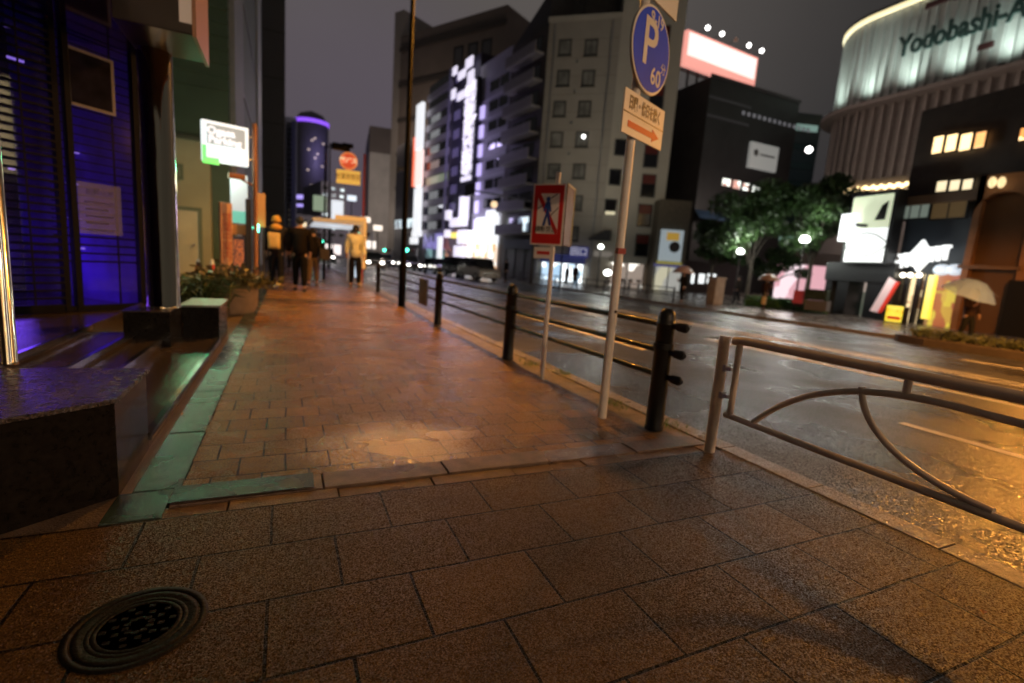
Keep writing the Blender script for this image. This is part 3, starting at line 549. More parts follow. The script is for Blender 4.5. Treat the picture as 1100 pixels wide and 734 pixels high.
# chrome columns
for (x, y, r, z0, h, lab) in ((-1.10, 5.86, .135, .42, 4.6, 'big polished chrome column at the far corner of the steps'), (-1.235, 3.17, .032, .42, 5.0, 'slim polished chrome pipe standing on the near granite plinth'), (-1.42, 3.12, .05, .42, 5.0, 'chrome pipe at the extreme left edge of the plinth')):
    o = MB().lathe([(r*1.06, 0), (r*1.06, .02), (r, .025), (r, h-z0)], (0, 0, 0), 40).build('chrome_column', chrome); o.location = (x, y, z0); tag(o, lab, 'column')
# canopy soffit + dark sign box above
cn = thing('entrance_canopy', 'dark canopy with a bright metal edge above the glass entrance', 'canopy')
zc_ = AX(154, 36, -1.25)[2]; print('canopy z', zc_)
MB().box(-7, -1.27, 2.6, 6.9, zc_, zc_+.5).build('soffit', M('glossy_soffit', (.02, .015, .05), .12, coat=.4), cn)
MB().box(-1.268, -1.245, 2.6, 6.1, zc_-.01, zc_+.05).build('edge_trim', edge_m, cn)
sb = thing('projecting_sign_box', 'dark projecting sign box with lit orange edge over the chrome column', 'sign')
FB = Frame((-1.2, 6.3), 0); q0 = FB.S(208, 38); q1 = FB.S(110, 0)
P0 = AY(207, 38, 5.2)
MB().box(-1.25, P0[0], 5.2, 5.9, P0[2], P0[2]+1.6).build('box', M('dark_brown_box', (.03, .02, .015), .3), sb, .01)
MB().box(P0[0]+.002, P0[0]+.03, 5.17, 5.93, P0[2]-.02, P0[2]+1.6).build('edge_frame', M('orange_brown_frame', (.45, .22, .12), .35), sb)
MB().box(P0[0]-.09, P0[0]-.002, 5.185, 5.198, P0[2]+.08, P0[2]+1.6).build('face_panel', E('dim_cream_panel', (.9, .55, .35), .15), sb)
# ------------------------------------------------------------------ facade toolkit
def window(fr, par, s0, s1, z0, z1, glass, frame_m, d=-.03, fw=.08, mull=0, sill=False):
    f_ = MB().box(s0, s0+fw, d, .02, z0, z1).box(s1-fw, s1, d, .02, z0, z1).box(s0+fw, s1-fw, d, .02, z0, z0+fw).box(s0+fw, s1-fw, d, .02, z1-fw, z1)
    for k in range(mull):
        x = s0+(s1-s0)*(k+1)/(mull+1); f_.box(x-.03, x+.03, d, .02, z0+fw, z1-fw)
    if sill: f_.box(s0-.08, s1+.08, d-.08, .02, z0-.08, z0-.002)
    o = f_.build('window', frame_m, par); MB().box(s0+fw, s1-fw, -.012, .018, z0+fw, z1-fw).build('pane', glass, o); return o
def bld(name, label, fr, cat='building'): return thing(name, label, cat, fr.O, fr.t)
ZG = -.33
wall_green = M('dark_green_cladding', (.05, .085, .05), .55, var=.2, vs=.8); beige = M('beige_render', (.34, .33, .22), .7, var=.12, vs=1.)
# ribbed green building, left
YG = 16.5; FGn = Frame((AY(247, 200, YG)[0], YG), 0)
gb_ = bld('ribbed_green_building', 'dark green building with horizontal ribbed cladding behind the lit sign', FGn)
s0 = -9; MB().box(s0, 0, 0, 14, 0, 15).build('wall', wall_green, gb_)
rb = MB(); z = 5.2
while z < 15: rb.box(s0, .03, -.05, -.002, z, z+.08); z += .34
rb.build('rib_cladding', wall_green, gb_)
ba = FGn.R(150, 146, 226, 292, -.3); bx_ = bld('beige_lower_annex', 'beige rendered annex with a pale door left of the signs', FGn)
zt = FGn.S(205, 150, -.3)[1]
MB().box(ba[0]-3, ba[1], -.3, -.01+0, 0, zt).build('wall', beige, bx_)
MB().box(ba[0]-3, ba[1]+.1, -.42, -.302, zt, zt+.08).build('coping', M('dark_coping', (.06, .07, .05), .6), bx_)
a0, a1, b0, b1 = FGn.R(190, 226, 214, 292, -.33); dr = MB().box(a0, a1, -.34, -.302, 0, b1).build('door', M('pale_door', (.52, .50, .36), .5, var=.06), bx_)
MB().box(a0-.08, a0-.002, -.37, -.302, 0, b1).box(a1+.002, a1+.08, -.37, -.302, 0, b1).box(a0-.08, a1+.08, -.37, -.302, b1+.002, b1+.09).build('door_frame', M('grey_green_frame', (.13, .16, .1), .5), bx_)
MB().tube([(a1-.12, -.40, 1.0), (a1-.12, -.345, 1.0)], .03, 8).build('handle', alu, dr)
a0, a1, b0, b1 = FGn.R(187, 176, 197, 193, -.33); window(FGn, bx_, a0, a1, b0, b1, dark_glass, MATS['grey_green_frame'], -.36)
# pilaster strip building + dark tower
FS = Frame((FGn.O[0]+.02, YG+.01), 90)
pb = bld('grey_pilaster_building', 'narrow street facade of grey and greenish pilasters beyond the green building', FS)
s = [FS.S(x, 120)[0] for x in (248, 258, 275, 279)]
for i, (mat, dd) in enumerate(((M('pale_grey_pilaster', (.22, .21, .22), .6, var=.1), -.12), (M('grey_green_panel', (.10, .11, .085), .6, var=.1), 0), (M('white_downpipe', (.35, .35, .35), .5), -.1))):
    MB().box(s[i], s[i+1], dd, 0.4 if i else 3, 0, 30).build(('pilaster', 'wall_panel', 'corner_strip')[i], mat, pb)
MB().box(s[0]+.05, s[2]-.02, .42, 8, 0, 29).build('wall', MATS['grey_green_panel'], pb)
for k in range(8): MB().box(s[1]+.02, s[2]-.02, -.03, -.002, 3.2+k*3.2, 3.35+k*3.2).build('string_course', MATS['pale_grey_pilaster'], pb)
YT = 46; pL, pR = AY(282, 200, YT), AY(306, 200, YT); FT = Frame((pL[0], YT), 0)
tw = bld('dark_slab_tower', 'tall dark grey windowless slab tower left of the sky', FT); wR = pR[0]-pL[0]
MB().box(-.6, wR, 0, 16, 0, 55).build('wall', M('dark_grey_concrete', (.075, .07, .075), .7, var=.12, vs=.3), tw)
jm = MB(); z = 4
while z < 54: jm.box(-.6, wR+.02, -.03, -.002, z, z+.06); z += 3.4
jm.build('floor_joints', M('joint_dark', (.03, .03, .03), .8), tw)
# ------------------------------------------------------------------ distant cluster at the end of the street
def simple_building(name, label, px0, px1, ytop, dep, th, mat, ybase=None, deep=12, zb=ZG, rows=0, cols=0, lit=.0, glass=None, litm=None, wh=.5, ww=.6, cap=None, floor=3.3, z1st=4.5, bandm=None):
    xm = (px0+px1)/2; O = D(px0, ytop, dep); fr_ = Frame(O, th); s1 = fr_.S(px1, ytop)[0]; zt = fr_.S(xm, ytop)[1]
    b_ = bld(name, label, fr_); MB().box(0, s1, 0, deep, zb-.2, zt).build('wall', mat, b_)
    if cap: MB().box(-.15, s1+.15, -.15, deep+.1, zt+.002, zt+cap[0]).build('parapet', cap[1], b_)
    if rows:
        fh = (zt-z1st-.8)/rows; cw = s1/cols
        for r in range(rows):
            for c in range(cols):
                s_ = cw*(c+.5-ww/2); z_ = z1st+fh*(r+.5-wh/2)
                gm = litm if (litm and random.random() < lit) else (glass or dark_glass)
                window(fr_, b_, s_, s_+cw*ww, z_, z_+fh*wh, gm, bandm or dark_metal, fw=min(.08, cw*.06))
    return b_, fr_, s1, zt
conc = M('grey_concrete', (.42, .39, .37), .75, var=.12, vs=.4); brownc = M('brown_grey_cladding', (.20, .165, .145), .7, var=.12, vs=.3)
lit_w = E2('lit_window_warm', (1, .8, .5), 1.6, (.25, .15, .06)); lit_c = E2('lit_window_cool', (.8, .95, 1), 1.6, (.12, .16, .2))
simple_building('mid_grey_office_block', 'plain grey office block with a brown top storey at the end of the street', 397, 424, 165, 130, -6, conc, deep=30, cap=(6.5, M('brown_top_storey', (.11, .09, .085), .7)))
lamp('facade_fill', bpy.data.objects['mid_grey_office_block'], (6, -30, 14), (1, .86, .76), 60000, 'POINT', 1.)  # fill lamp added to brighten the grey block
simple_building('grey_backdrop_block', 'low grey block glimpsed under the office block at street end', 385, 404, 235, 150, 0, M('teal_grey', (.12, .15, .15), .7), deep=20, rows=5, cols=3, lit=.4, litm=lit_c)
simple_building('lit_distant_block', 'far block with lit windows behind the bus stop signs', 345, 372, 196, 120, 10, M('violet_grey', (.16, .15, .2), .7), deep=20, rows=8, cols=3, lit=.5, litm=lit_c)
simple_building('low_distant_block', 'low far block with a few lights under the round tower', 318, 352, 232, 110, 10, M('grey_violet', (.13, .12, .15), .7), deep=20, rows=4, cols=5, lit=.4, litm=lit_w)
simple_building('narrow_distant_slab', 'narrow bluish slab with stacked balconies beside the dark tower', 306, 319, 126, 100, 0, M('blue_grey_slab', (.16, .17, .24), .7), deep=15, rows=22, cols=1, wh=.5, ww=.5)
nd = simple_building('navy_distant_slab', 'narrow navy slab left of the round tower', 313, 318, 130, 96, 0, M('navy_slab', (.03, .035, .12), .6), deep=6)
# cylinder tower with violet crown
P = D(334, 200, 230); rt = thing('round_tower', 'tall round tower with a glowing violet crown in the distance', 'tower', (P[0], P[1], ZG))
Rr = 230*17/FP; zt = D(334, 138, 230)[2]
MB().lathe([(Rr, 0), (Rr, zt), (Rr*.96, zt+2), (Rr*.7, zt+5), (0, zt+7)], seg=40).build('shaft', M('tower_blue_grey', (.2, .19, .24), .5, var=.15, vs=.1), rt)
for (z, m_, hh) in ((zt+.6, E('violet_neon', (.28, .08, 1.), 3.2), 1.5), (zt*.42, E('violet_band', (.45, .35, 1.), 1.6), 1.8), (zt*.36, MATS['violet_band'], 1.2)):
    MB().lathe([(Rr*1.0, z), (Rr*1.03, z), (Rr*1.03, z+hh), (Rr*1.0, z+hh)], seg=40).build('ring_light', m_, rt)
for k in range(11):
    a = -PI/2+(random.random()-.45)*1.3; z = zt*(.45+.5*random.random()); q = MB().box(-.45, .45, -.15, .15, 0, .5).build('window', E('tower_window', (1, .75, .6), .8), rt)
    q.location = (Rr*1.0*math.cos(a), Rr*1.0*math.sin(a), z); q.rotation_euler = (0, 0, a+PI/2)
lamp('tower_fill', rt, (6, -Rr-9, zt*.75), (.55, .45, .95), 16000, 'POINT', 1.5)  # added lamp washing the shaft in place of violet mist
# ------------------------------------------------------------------ far side street: row facing the street, theta -84
FL = Frame((22.6, 45.5), -84.2)
# brown tall building behind everything
O = D(432, 10, 95); FBh = Frame(O, -60); s1 = FBh.S(545, 12)[0]; zt = FBh.S(545, 12)[1]
bb = bld('tall_brown_tower', 'tall brown tower rising behind the neon building', FBh)
MB().box(.0, s1, 0, 25, ZG, zt+1).build('wall', brownc, bb); lamp('facade_fill', bb, (s1*.3, -8, zt*.55), (1, .78, .62), 9000, 'POINT', .8); MB().box(-2.6, -.002, .5, 25, ZG, zt+6).build('corner_pier', M('pale_pier', (.42, .38, .34), .7, var=.08), bb)  # point lamp is an added fill for the tower front
for k in range(9): MB().box(0.1, s1+.15, -.4, -.002, zt-2-k*6.5, zt-1.2-k*6.5).build('ledge', M('ledge_dark', (.07, .06, .055), .7), bb)
for (sx_, ) in ((.55,), (.68,), (.80,)): window(FBh, bb, s1*sx_, s1*(sx_+.09), zt-9, zt-3.5, M('roof_glass', (.10, .10, .11), .2), dark_metal, fw=.3)
def row_bld(name, label, px0, px1, ypx, mat, deep=14, d=0, zt=None):
    a = FL.S(px0, 200, d)[0]; b_ = FL.S(px1, 200, d)[0]; z = zt or FL.S((px0+px1)/2, ypx, d)[1]; t = bld(name, label, FL); MB().box(a, b_-.02, d, d+deep, ZG-.2, z).build('wall', mat, t); return t, a, b_, z
purple_wall = M('pale_tiled_wall', (.40, .38, .44), .5, var=.1, vs=.6)
# a) balcony building next to white one
t, a, b_, z = row_bld('balcony_apartment_building', 'dark apartment building with stacked balconies left of the white block', 541, 577, 48, M('dark_brown_tile', (.07, .055, .055), .6, var=.2))
nfl = 8; fh = (z-4.2)/nfl
for k in range(nfl):
    zz = 4.2+k*fh
    bal = MB().box(a+.6, b_-.5, -1.1, -.002, zz, zz+.18).build('balcony', M('balcony_pale', (.36, .33, .32), .6), t)
    MB().box(a+.6, b_-.5, -1.1, -1.0, zz+.182, zz+1.05).build('parapet', M('balcony_wall', (.26, .235, .24), .6, var=.1), bal)
    window(FL, t, a+1.2, (a+b_)/2-.2, zz+.3, zz+fh-.5, dark_glass, dark_metal)
    MB().box(a+.75, a+1.5, -.9, -.4, zz+.19, zz+.85).build('air_conditioner', M('ac_cream', (.45, .43, .38), .5), bal)
    window(FL, t, (a+b_)/2+.2, b_-1, zz+.3, zz+fh-.5, lit_c if k == 0 else dark_glass, dark_metal)
MB().slab([(a, z), (b_, z), (b_, z+3.2)], 0, 6).build('sloping_roof', M('roof_dark', (.05, .045, .045), .6), t)
# b) violet-lit building
t, a, b_, z = row_bld('violet_lit_office_building', 'pale office building washed in violet light beside the neon sign', 509.5, 541, 66, purple_wall)
nfl = 9; fh = (z-4.5)/nfl
for k in range(nfl-1):
    zz = 4.5+k*fh
    window(FL, t, a+(b_-a)*.38, a+(b_-a)*.66, zz+fh*.35, zz+fh*.85, dark_glass, dark_metal); window(FL, t, a+(b_-a)*.70, a+(b_-a)*.95, zz+fh*.35, zz+fh*.85, dark_glass, dark_metal)
    MB().box(a, b_-.02, -.12, -.002, zz, zz+.2).build('floor_band', M('band_pale', (.5, .48, .55), .5), t)
    if k < nfl-2: MB().box(a+(b_-a)*.12, a+(b_-a)*.26, -.25, -.125, zz+.3, zz+fh*.8).build('lit_panel', E('violet_panel', (.6, .5, 1.), 1.0), t)
# c) neon building
t, a, b_, z = row_bld('neon_sign_building', 'narrow dark building carrying a tall white vertical neon sign', 482, 509, 72, M('near_black_violet', (.03, .025, .05), .5, var=.2))
nfl = 9; fh = (z-4.5)/nfl
for k in range(nfl): window(FL, t, a+.6, a+(b_-a)*.36, 4.5+k*fh+.6, 4.5+k*fh+fh-.4, M('dim_window', (.05, .04, .07), .2, emit=(.25, .2, .5), es=.25), dark_metal)
neon = E('white_violet_neon', (.88, .82, 1.), .95)
ns_ = thing('vertical_neon_sign', 'tall white vertical neon sign on the narrow dark building', 'neon sign', FL.O, FL.t)
def fl_rect(par, nm, px0, py0, px1, py1, mat, d0=-.6, d1=-.2, fr_=FL, bev=0.):
    a, b_, u, v = fr_.R(px0, py0, px1, py1, d0); return MB().box(a, b_, d0, d1, u, v).build(nm, mat, par, bev)
a, b_, u, v = FL.R(495.5, 92, 507, 198, -1.0)
MB().box(a-.3, b_+.2, -.75, -.1, u-.5, v+.5).build('sign_case', M('sign_case_dark', (.02, .02, .03), .5), ns_)
nch = 9; hh = (v-u)/nch
for i, ch in enumerate('ソフマップ電器館駅'[:9]): text('character', '電気街館本店売場一'[i], hh*1.05, neon, ns_, ((a+b_)/2+.1, -.82, v-hh*(i+.5)), ext=.06, sx=1.7, bold=.22)
for (x0, y0, x1, y1) in ((492, 76, 499, 84), (500, 62, 507, 72), (486, 72, 490, 80), (484.5, 96, 488.5, 106), (491, 98, 500, 106), (502, 76, 508, 92)):
    fl_rect(ns_, 'neon_block', x0, y0, x1, y1, neon, -.95, -.76)
cs = thing('lit_corner_sign', 'white lit sign stack hanging under the tall neon sign', 'sign', FL.O, FL.t)
for (x0, y0, x1, y1) in ((493, 211, 500, 236), (483, 234, 498.5, 243), (491, 247, 499, 262), (487, 264, 498, 276), (478, 226, 482, 236), (477, 247, 480.5, 255)): fl_rect(cs, 'sign_box', x0, y0, x1, y1, neon, -1.4, -.9)
fl_rect(cs, 'yellow_sign_box', 484, 250, 490.5, 255.5, E('yellow_neon', (1, .8, .05), 4), -1.4, -.9)
# d) banded building
t, a, b_, z = row_bld('banded_office_building', 'grey office building with alternating pale and dark floor bands', 457, 482, 88, M('grey_bands', (.20, .18, .21), .6, var=.1))
nfl = 10; fh = (z-4.5)/nfl
for k in range(nfl):
    zz = 4.5+k*fh; MB().box(a+.3, b_-.5, -.05, -.002, zz+fh*.45, zz+fh*.95).build('window_band', dark_glass if k != 3 else M('greenish_lit_band', (.1, .1, .1), .2, emit=(.5, .6, .4), es=.3), t)
    MB().box(a, b_-.02, -.3, -.051, zz, zz+fh*.4).build('spandrel', M('spandrel_grey', (.33, .30, .34), .6, var=.1), t)
MB().box(b_-.5, b_-.1, -.5, -.301, 4, z).build('pipe_riser', M('riser_violet', (.35, .33, .45), .4), t)
# e) vertical white strip sign
vs_ = thing('vertical_strip_sign', 'long white and red vertical strip sign behind the lamp pole', 'sign', FL.O, FL.t)
fl_rect(vs_, 'strip', 446.5, 112, 452.5, 160, E('white_strip', (.95, .97, 1.), .95), -1.5, -1.0); fl_rect(vs_, 'strip', 446, 162, 451.5, 200, E('pinkish_strip', (1, .72, .66), 4.5), -1.5, -1.0); fl_rect(vs_, 'strip', 444, 202, 450, 248, MATS['white_strip'], -1.5, -1.0)
fl_rect(vs_, 'red_edge', 443.2, 148, 445.2, 200, E('red_strip', (1, .15, .05), 3), -1.5, -1.0)
for (x0, y0, x1, y1) in ((442, 248, 450, 254), (440, 255, 446, 262)): fl_rect(vs_, 'strip', x0, y0, x1, y1, MATS['white_strip'], -1.5, -1.0)
t, a, b_, z = row_bld('far_dark_terrace', 'far dark terrace fading down the street beyond the strip sign', 425, 457, 150, M('terrace_dark', (.07, .065, .08), .6), d=.3)
MB().box(a+.5, b_-1, -.02+.3, .298, 6, 7.5).build('window_band', lit_c, t)
# ground floor shops of the row
def shop(name, label, x0, y0, x1, y1, m_, fr_=FL, d=-.3, fas=None, fasc=None):
    t = thing(name, label, 'shop front', fr_.O, fr_.t); a, b_, u, v = fr_.R(x0, y0, x1, y1, d); MB().box(a, b_, d, -.02, ZG+.1, v).build('lit_window', m_, t)
    n_ = max(2, int((b_-a)/1.6)); 
    for i in range(n_+1): x = a+(b_-a)*i/n_; MB().box(x-.05, x+.05, d-.06, d-.002, ZG, v).build('mullion', dark_metal, t)
    if fasc: MB().box(a-.1, b_+.1, d-.35, -.02, v+.01, v+fas).build('fascia', fasc, t)
    return t, a, b_, v
sw = E2('white_shop', (1, .97, .9), 2.0, (.9, .5, .22), 1.3, .25, .6); 
shop('bright_white_shop', 'dazzling white shop front under the violet building', 501, 262, 531, 291, sw, fas=1.6, fasc=E('white_fascia', (.95, .97, 1.), 3))
shop('dim_arcade_shop', 'reddish lit shop fronts under the neon sign', 478, 268, 499, 290, E2('reddish_shop', (1, .45, .25), .8, (.1, .04, .06)), fas=2.5, fasc=E2('dark_red_fascia', (.5, .12, .12), .5, (.08, .03, .08)))
shop('teal_shop', 'teal lit shop fronts under the banded building', 457, 268, 477, 289, E2('teal_shop', (.5, .9, .9), .7, (.05, .08, .12)), fas=2.2, fasc=E2('violet_fascia', (.35, .3, .8), .8, (.05, .05, .1)))
shop('closed_grey_shop', 'closed grey shop front below the balconies', 543, 268, 574, 301, M('shutter_grey', (.18, .16, .16), .5, var=.1), fas=1.0, fasc=M('dark_fascia', (.05, .05, .06), .5))
o = thing('standing_light_sign', 'slim white upright light sign by the far kerb', 'sign', FL.O, FL.t); fl_rect(o, 'light_box', 469.5, 254, 473, 278, MATS['white_strip'], -2.2, -1.9); fl_rect(o, 'base', 470, 278, 473, 290, dark_metal, -2.2, -1.9)
o = thing('white_awning_sign', 'large white lit sign panel above the dazzling shop', 'sign', FL.O, FL.t); fl_rect(o, 'light_box', 511, 233, 532, 248, E('white_board', (.93, .96, 1.), 3), -.9, -.4); fl_rect(o, 'light_box', 522, 226, 531, 232, MATS['white_board'], -.9, -.4)
lamp('violet_wash', None, FL.O+FL.ex*FL.S(500, 100)[0]-FL.ey*5+np.array([0, 0, 16]), (.62, .52, 1.), 4200, 'POINT', 1.0).name = 'violet_wash_light'
lamp('violet_wash', None, FL.O+FL.ex*FL.S(520, 100)[0]-FL.ey*4+np.array([0, 0, 7]), (.66, .58, 1.), 2800, 'POINT', 1.0)
lamp('white_shop_light', None, FL.O+FL.ex*FL.S(515, 200)[0]-FL.ey*3+np.array([0, 0, 2.2]), (.95, .95, 1.), 700, 'POINT', .6)
lamp('strip_light', None, FL.O+FL.ex*FL.S(450, 200)[0]-FL.ey*4+np.array([0, 0, 10]), (.9, .9, 1.), 500, 'POINT', .6)
# ------------------------------------------------------------------ white corner building
FW = Frame((22.6, 45.3), -40.5); FW.S(570, 200)
a0 = FW.S(577, 200)[0]; a1 = FW.S(651, 200)[0]; zt = FW.S(615, 19)[1]
FW2O = FW.O+FW.ex*a1
offw = M('off_white_tile', (.40, .37, .32), .6, var=.08, vs=.5); offw2 = M('pale_tile', (.52, .49, .42), .6, var=.06, vs=.5)
wb = bld('white_corner_building', 'large off-white corner building with small square windows', FW)
MB().box(a0, a1, 0, 16, ZG-.2, zt).build('wall', offw, wb)
MB().box(a0-.1, a1+.1, -.12, -.002, zt-.3, zt+.15).build('cornice', offw2, wb)
tj = MB(); z = 3.
while z < zt-1: tj.box(a0, a1, -.012, -.002, z, z+.04); z += 1.6
tj.build('tile_joints', M('tile_joint', (.26, .24, .21), .7), wb)
gwin = M('window_grey', (.22, .22, .20), .35, var=.5, vs=.9)
wpx = [((607, 635), 51), ((605, 632), 84), ((601, 628), 117), ((598, 625), 150), ((595, 622), 184)]
for (xa, xb), yy in wpx+[((591, 619), 218), ((588, 615), 251)]:
    for xx in (xa, xb):
        s_, z_ = FW.S(xx, yy); window(FW, wb, s_-.62, s_+.62, z_-.72, z_+.72, gwin, M('window_frame_dark', (.06, .06, .055), .5), fw=.14, mull=1 if xx == xb else 0, sill=True)
s_, z_ = FW.S(627, 147); MB().ball((s_, -.06, z_), .16).build('window_lamp', E('flood_bulb', (1, .98, .95), 14), wb);
MB().slab([(FW.S(600, 18)[0], zt+.16), (a1, zt+.16), (a1, zt+5.5), (FW.S(612, 0)[0], zt+4.2)], 2, 12).build('penthouse', M('penthouse_dark', (.06, .055, .05), .6, var=.2), wb)
MB().slab([(FW.S(597, 14)[0], zt+1.6), (FW.S(640, 2)[0], zt+5.6), (FW.S(640, 2)[0], zt+5.9), (FW.S(595, 14)[0], zt+1.9)], 1.4, 13).build('roof_canopy', dark_metal, wb)
FW2 = Frame(FW2O, -28); e1 = FW2.S(716, 200)[0]
wr = bld('pale_corner_wing', 'taller pale wing with a column of dark red curtained windows', FW2)
MB().box(.01, e1, .02, 14, ZG-.2, zt+14).build('wall', offw2, wr)
cur = M('red_curtain_glass', (.13, .02, .02), .25); 
for xx, yy in ((716, 40), (713, 72), (710, 104), (707, 135), (704, 167), (701, 199), (697, 231), (694, 263)):
    s_, z_ = FW2.S(xx-3, yy); window(FW2, wr, s_-.8, s_+.55, z_-1.15, z_+1.0, dark_glass, M('window_frame_dark', (.06, .06, .055), .5), fw=.1)
    MB().box(s_-.7, s_+.45, -.02, -.0125, z_+.1, z_+.9).build('curtain', cur, wr)
for xx, yy in ((667, 158), (661, 190), (656, 222)):
    s_, z_ = FW2.S(xx, yy); window(FW2, wr, s_-.6, s_+.55, z_-.8, z_+.7, dark_glass, MATS['window_frame_dark'], fw=.1)
for s_, h_ in ((a0+3, 2.2), (a0+6, 3.5)):
    MB().tube([(s_, 1, zt), (s_, 1, zt+h_)], .05, 6).box(s_-.6, s_+.6, .96, 1.0, zt+h_*.8, zt+h_*.8+.05).build('antenna', dark_metal, wb)
for k in range(6):
    s_, z_ = FW.S(620-k*3, 66+k*33); MB().box(s_-.1, s_+.1, -.25, -.002, z_-.1, z_+.1).build('vent_cover', galv, wb)
MB().tube([(a1-.8, -.12, .5), (a1-.8, -.12, zt-.5)], .07, 8).build('drain_pipe', galv, wb); MB().tube([(a0+.6, -.12, .5), (a0+.6, -.12, zt-.5)], .07, 8).build('drain_pipe', galv, wb)
# ground floor of the white building
s_, z_ = FW2.S(656, 225); MB().box(s_-.5, s_+.45, -.06, -.035, z_-.5, z_-.2).build('lit_blind', M('lit_blind', (.5, .45, .3), .5, emit=(1, .9, .6), es=.6), wr)
gf = E2('convenience_store', (.9, .97, 1.), 3.2, (.2, .3, .4), 1.5, .25, .5)
shop('convenience_store', 'brightly lit white convenience store under the white building', 581, 283, 626, 309, gf, FW, fas=.9, fasc=M('navy_fascia', (.02, .025, .10), .4, emit=(.1, .12, .4), es=.15))
o_ = thing('navy_shop_sign', 'navy sign with pale lettering over the convenience store', 'sign', FW.O, FW.t); a_, b__, u_, v_ = FW.R(612, 265, 632, 277, -.8)
MB().box(a_, b__, -.9, -.7, u_, v_).build('board', M('navy_board', (.02, .025, .12), .4, emit=(.1, .1, .4), es=.25), o_); text('lettering', '回口', (v_-u_)*.8, E('dim_white_letter', (.8, .8, .9), .5), o_, ((a_+b__)/2, -.93, (u_+v_)/2), ext=.02)
shop('parlour_shop', 'white glowing shop entrance with parked bicycles outside', 655, 283, 691, 309, E2('parlour', (1, .95, .85), 2.6, (.15, .12, .1), 1.0, .3, .6), FW2, fas=.6, fasc=offw2)
o = thing('shop_awning', 'small dark pointed awning on the white building', 'awning', FW2.O, FW2.t); a_, b__, u_, v_ = FW2.R(633, 247, 656, 258, -1.0)
MB().slab([(a_, u_), (b__, u_), (b__, v_), (a_+(b__-a_)*.7, v_)], -1.2, -.0).build('cover', M('awning_dark', (.02, .02, .025), .6), o)
o = thing('grey_lintel_sign', 'pale fascia sign with grey letters on the white building', 'sign', FW2.O, FW2.t); a_, b__, u_, v_ = FW2.R(638, 270, 658, 276, -.5); MB().box(a_, b__, -.5, -.2, u_, v_).build('board', M('greyish_board', (.45, .43, .4), .5, emit=(.8, .7, .6), es=.12), o)
# ------------------------------------------------------------------ small poster building
O = D(704, 300, 46); FPb = Frame(O, -25); 
pbd = bld('small_poster_building', 'narrow low building with a big lit poster beside the white wing', FPb); a_, b__, u_, v_ = FPb.R(704, 222, 738, 306)
MB().box(a_, b__, 0, 8, ZG-.2, v_+.6).build('wall', M('drab_wall', (.13, .11, .08), .7, var=.15), pbd)
o = thing('lit_wall_poster', 'pale lit poster with orange heading on the narrow building', 'poster', FPb.O, FPb.t); a2_, b2_, u2, v2 = FPb.R(709, 247, 733, 281, -.3)
MB().box(a2_, b2_, -.35, -.1, u2, v2).build('board', M('poster_pale', (.45, .48, .5), .5, emit=(.6, .72, .78), es=.35), o); MB().box(a2_+.5, b2_-.4, -.38, -.352, v2-.95, v2-.25).build('orange_heading', M('poster_orange', (.5, .3, .05), .5, emit=(1, .6, .1), es=.3), o)
MB().ball(((a2_+b2_)/2+.3, -.37, (u2+v2)/2-.1), .5, .02, .5).build('picture', M('poster_picture', (.08, .07, .07), .5), o)
MB().box(a2_-.1, b2_+.1, -.5, -.1, u2-.45, u2-.05).build('yellow_ledge', M('yellow_strip', (.4, .36, .05), .5, emit=(.8, .7, .1), es=.25), o)
shop('pale_drinks_shop', 'yellow and pale shop front below the lit poster', 703, 287, 732, 306, E2('pale_yellow_shop', (.9, .85, .6), .7, (.6, .6, .55), .6), FPb, fas=.25, fasc=M('blue_violet_fascia', (.05, .05, .2), .5, emit=(.2, .2, .6), es=.2))
# ------------------------------------------------------------------ dark building with rooftop billboard
O = D(764, 84, 56); FDk = Frame(O, 0); 
dk = bld('dark_rooftop_sign_building', 'big near-black building crowned by the glowing pink billboard', FDk)
s1 = FDk.S(859, 112)[0]; ztd = FDk.S(812, 97)[1]; sl = FDk.S(764, 200)[0]
black_w = M('near_black_cladding', (.018, .016, .018), .55, var=.3, vs=.5)
MB().box(0, s1, 0, 24, ZG-.2, ztd).build('wall', black_w, dk)
ld = MB()
for z in (ztd-2.2, ztd-4.2): ld.box(.0, s1*.45, -.06, -.002, z, z+.25)
ld.build('louvre_bands', M('louvre_grey', (.10, .10, .12), .5), dk)
MB().box(-.1, s1+.1, -.1, -.001, ztd-.02, ztd+.35).build('parapet', M('parapet_dk', (.05, .04, .045), .6), dk)
FD2 = Frame(FDk.O, -90)
rb_ = MB()
for k in range(3): rb_.box(.02, .0+.3, 0, 0, 0, 0)
lw = MB().box(-.35, -.002, 3, 3.4, ztd-3, ztd-2.5)
for k in range(14): window(FDk, dk, s1*.36+k*.9, s1*.36+k*.9+.5, ztd-3.1, ztd-2.6, M('dim_letter_window', (.3, .3, .32), .4, emit=(.7, .7, .8), es=.15), dark_metal, fw=.03)
o = thing('white_wall_sign', 'grey-white rectangular sign high on the near-black building', 'sign', FDk.O, FDk.t); a_, b__, u_, v_ = FDk.R(805, 155, 835, 183, -.3)
MB().box(a_, b__, -.4, -.02, u_, v_).build('board', M('grey_white_board', (.4, .4, .38), .5, emit=(.7, .72, .7), es=.22), o); MB().ball((a_+.9, -.42, (u_+v_)/2+.3), .4, .03, .4).box(a_+1.6, b__-.6, -.43, -.402, (u_+v_)/2+.1, (u_+v_)/2+.3).build('logo', M('grey_logo', (.12, .12, .12), .5), o)
for (x0, y0, x1, y1) in ((775, 191, 786, 201), (786.5, 193, 796, 204), (797, 196, 806, 206), (807, 199, 817, 209)):
    a_, b__, u_, v_ = FDk.R(x0, y0, x1, y1); window(FDk, dk, a_, b__, u_, v_, E2('restaurant_window', (.95, 1., .9), 2.4, (.5, .25, .2), 1.3, .2, .5), dark_metal, fw=.12)
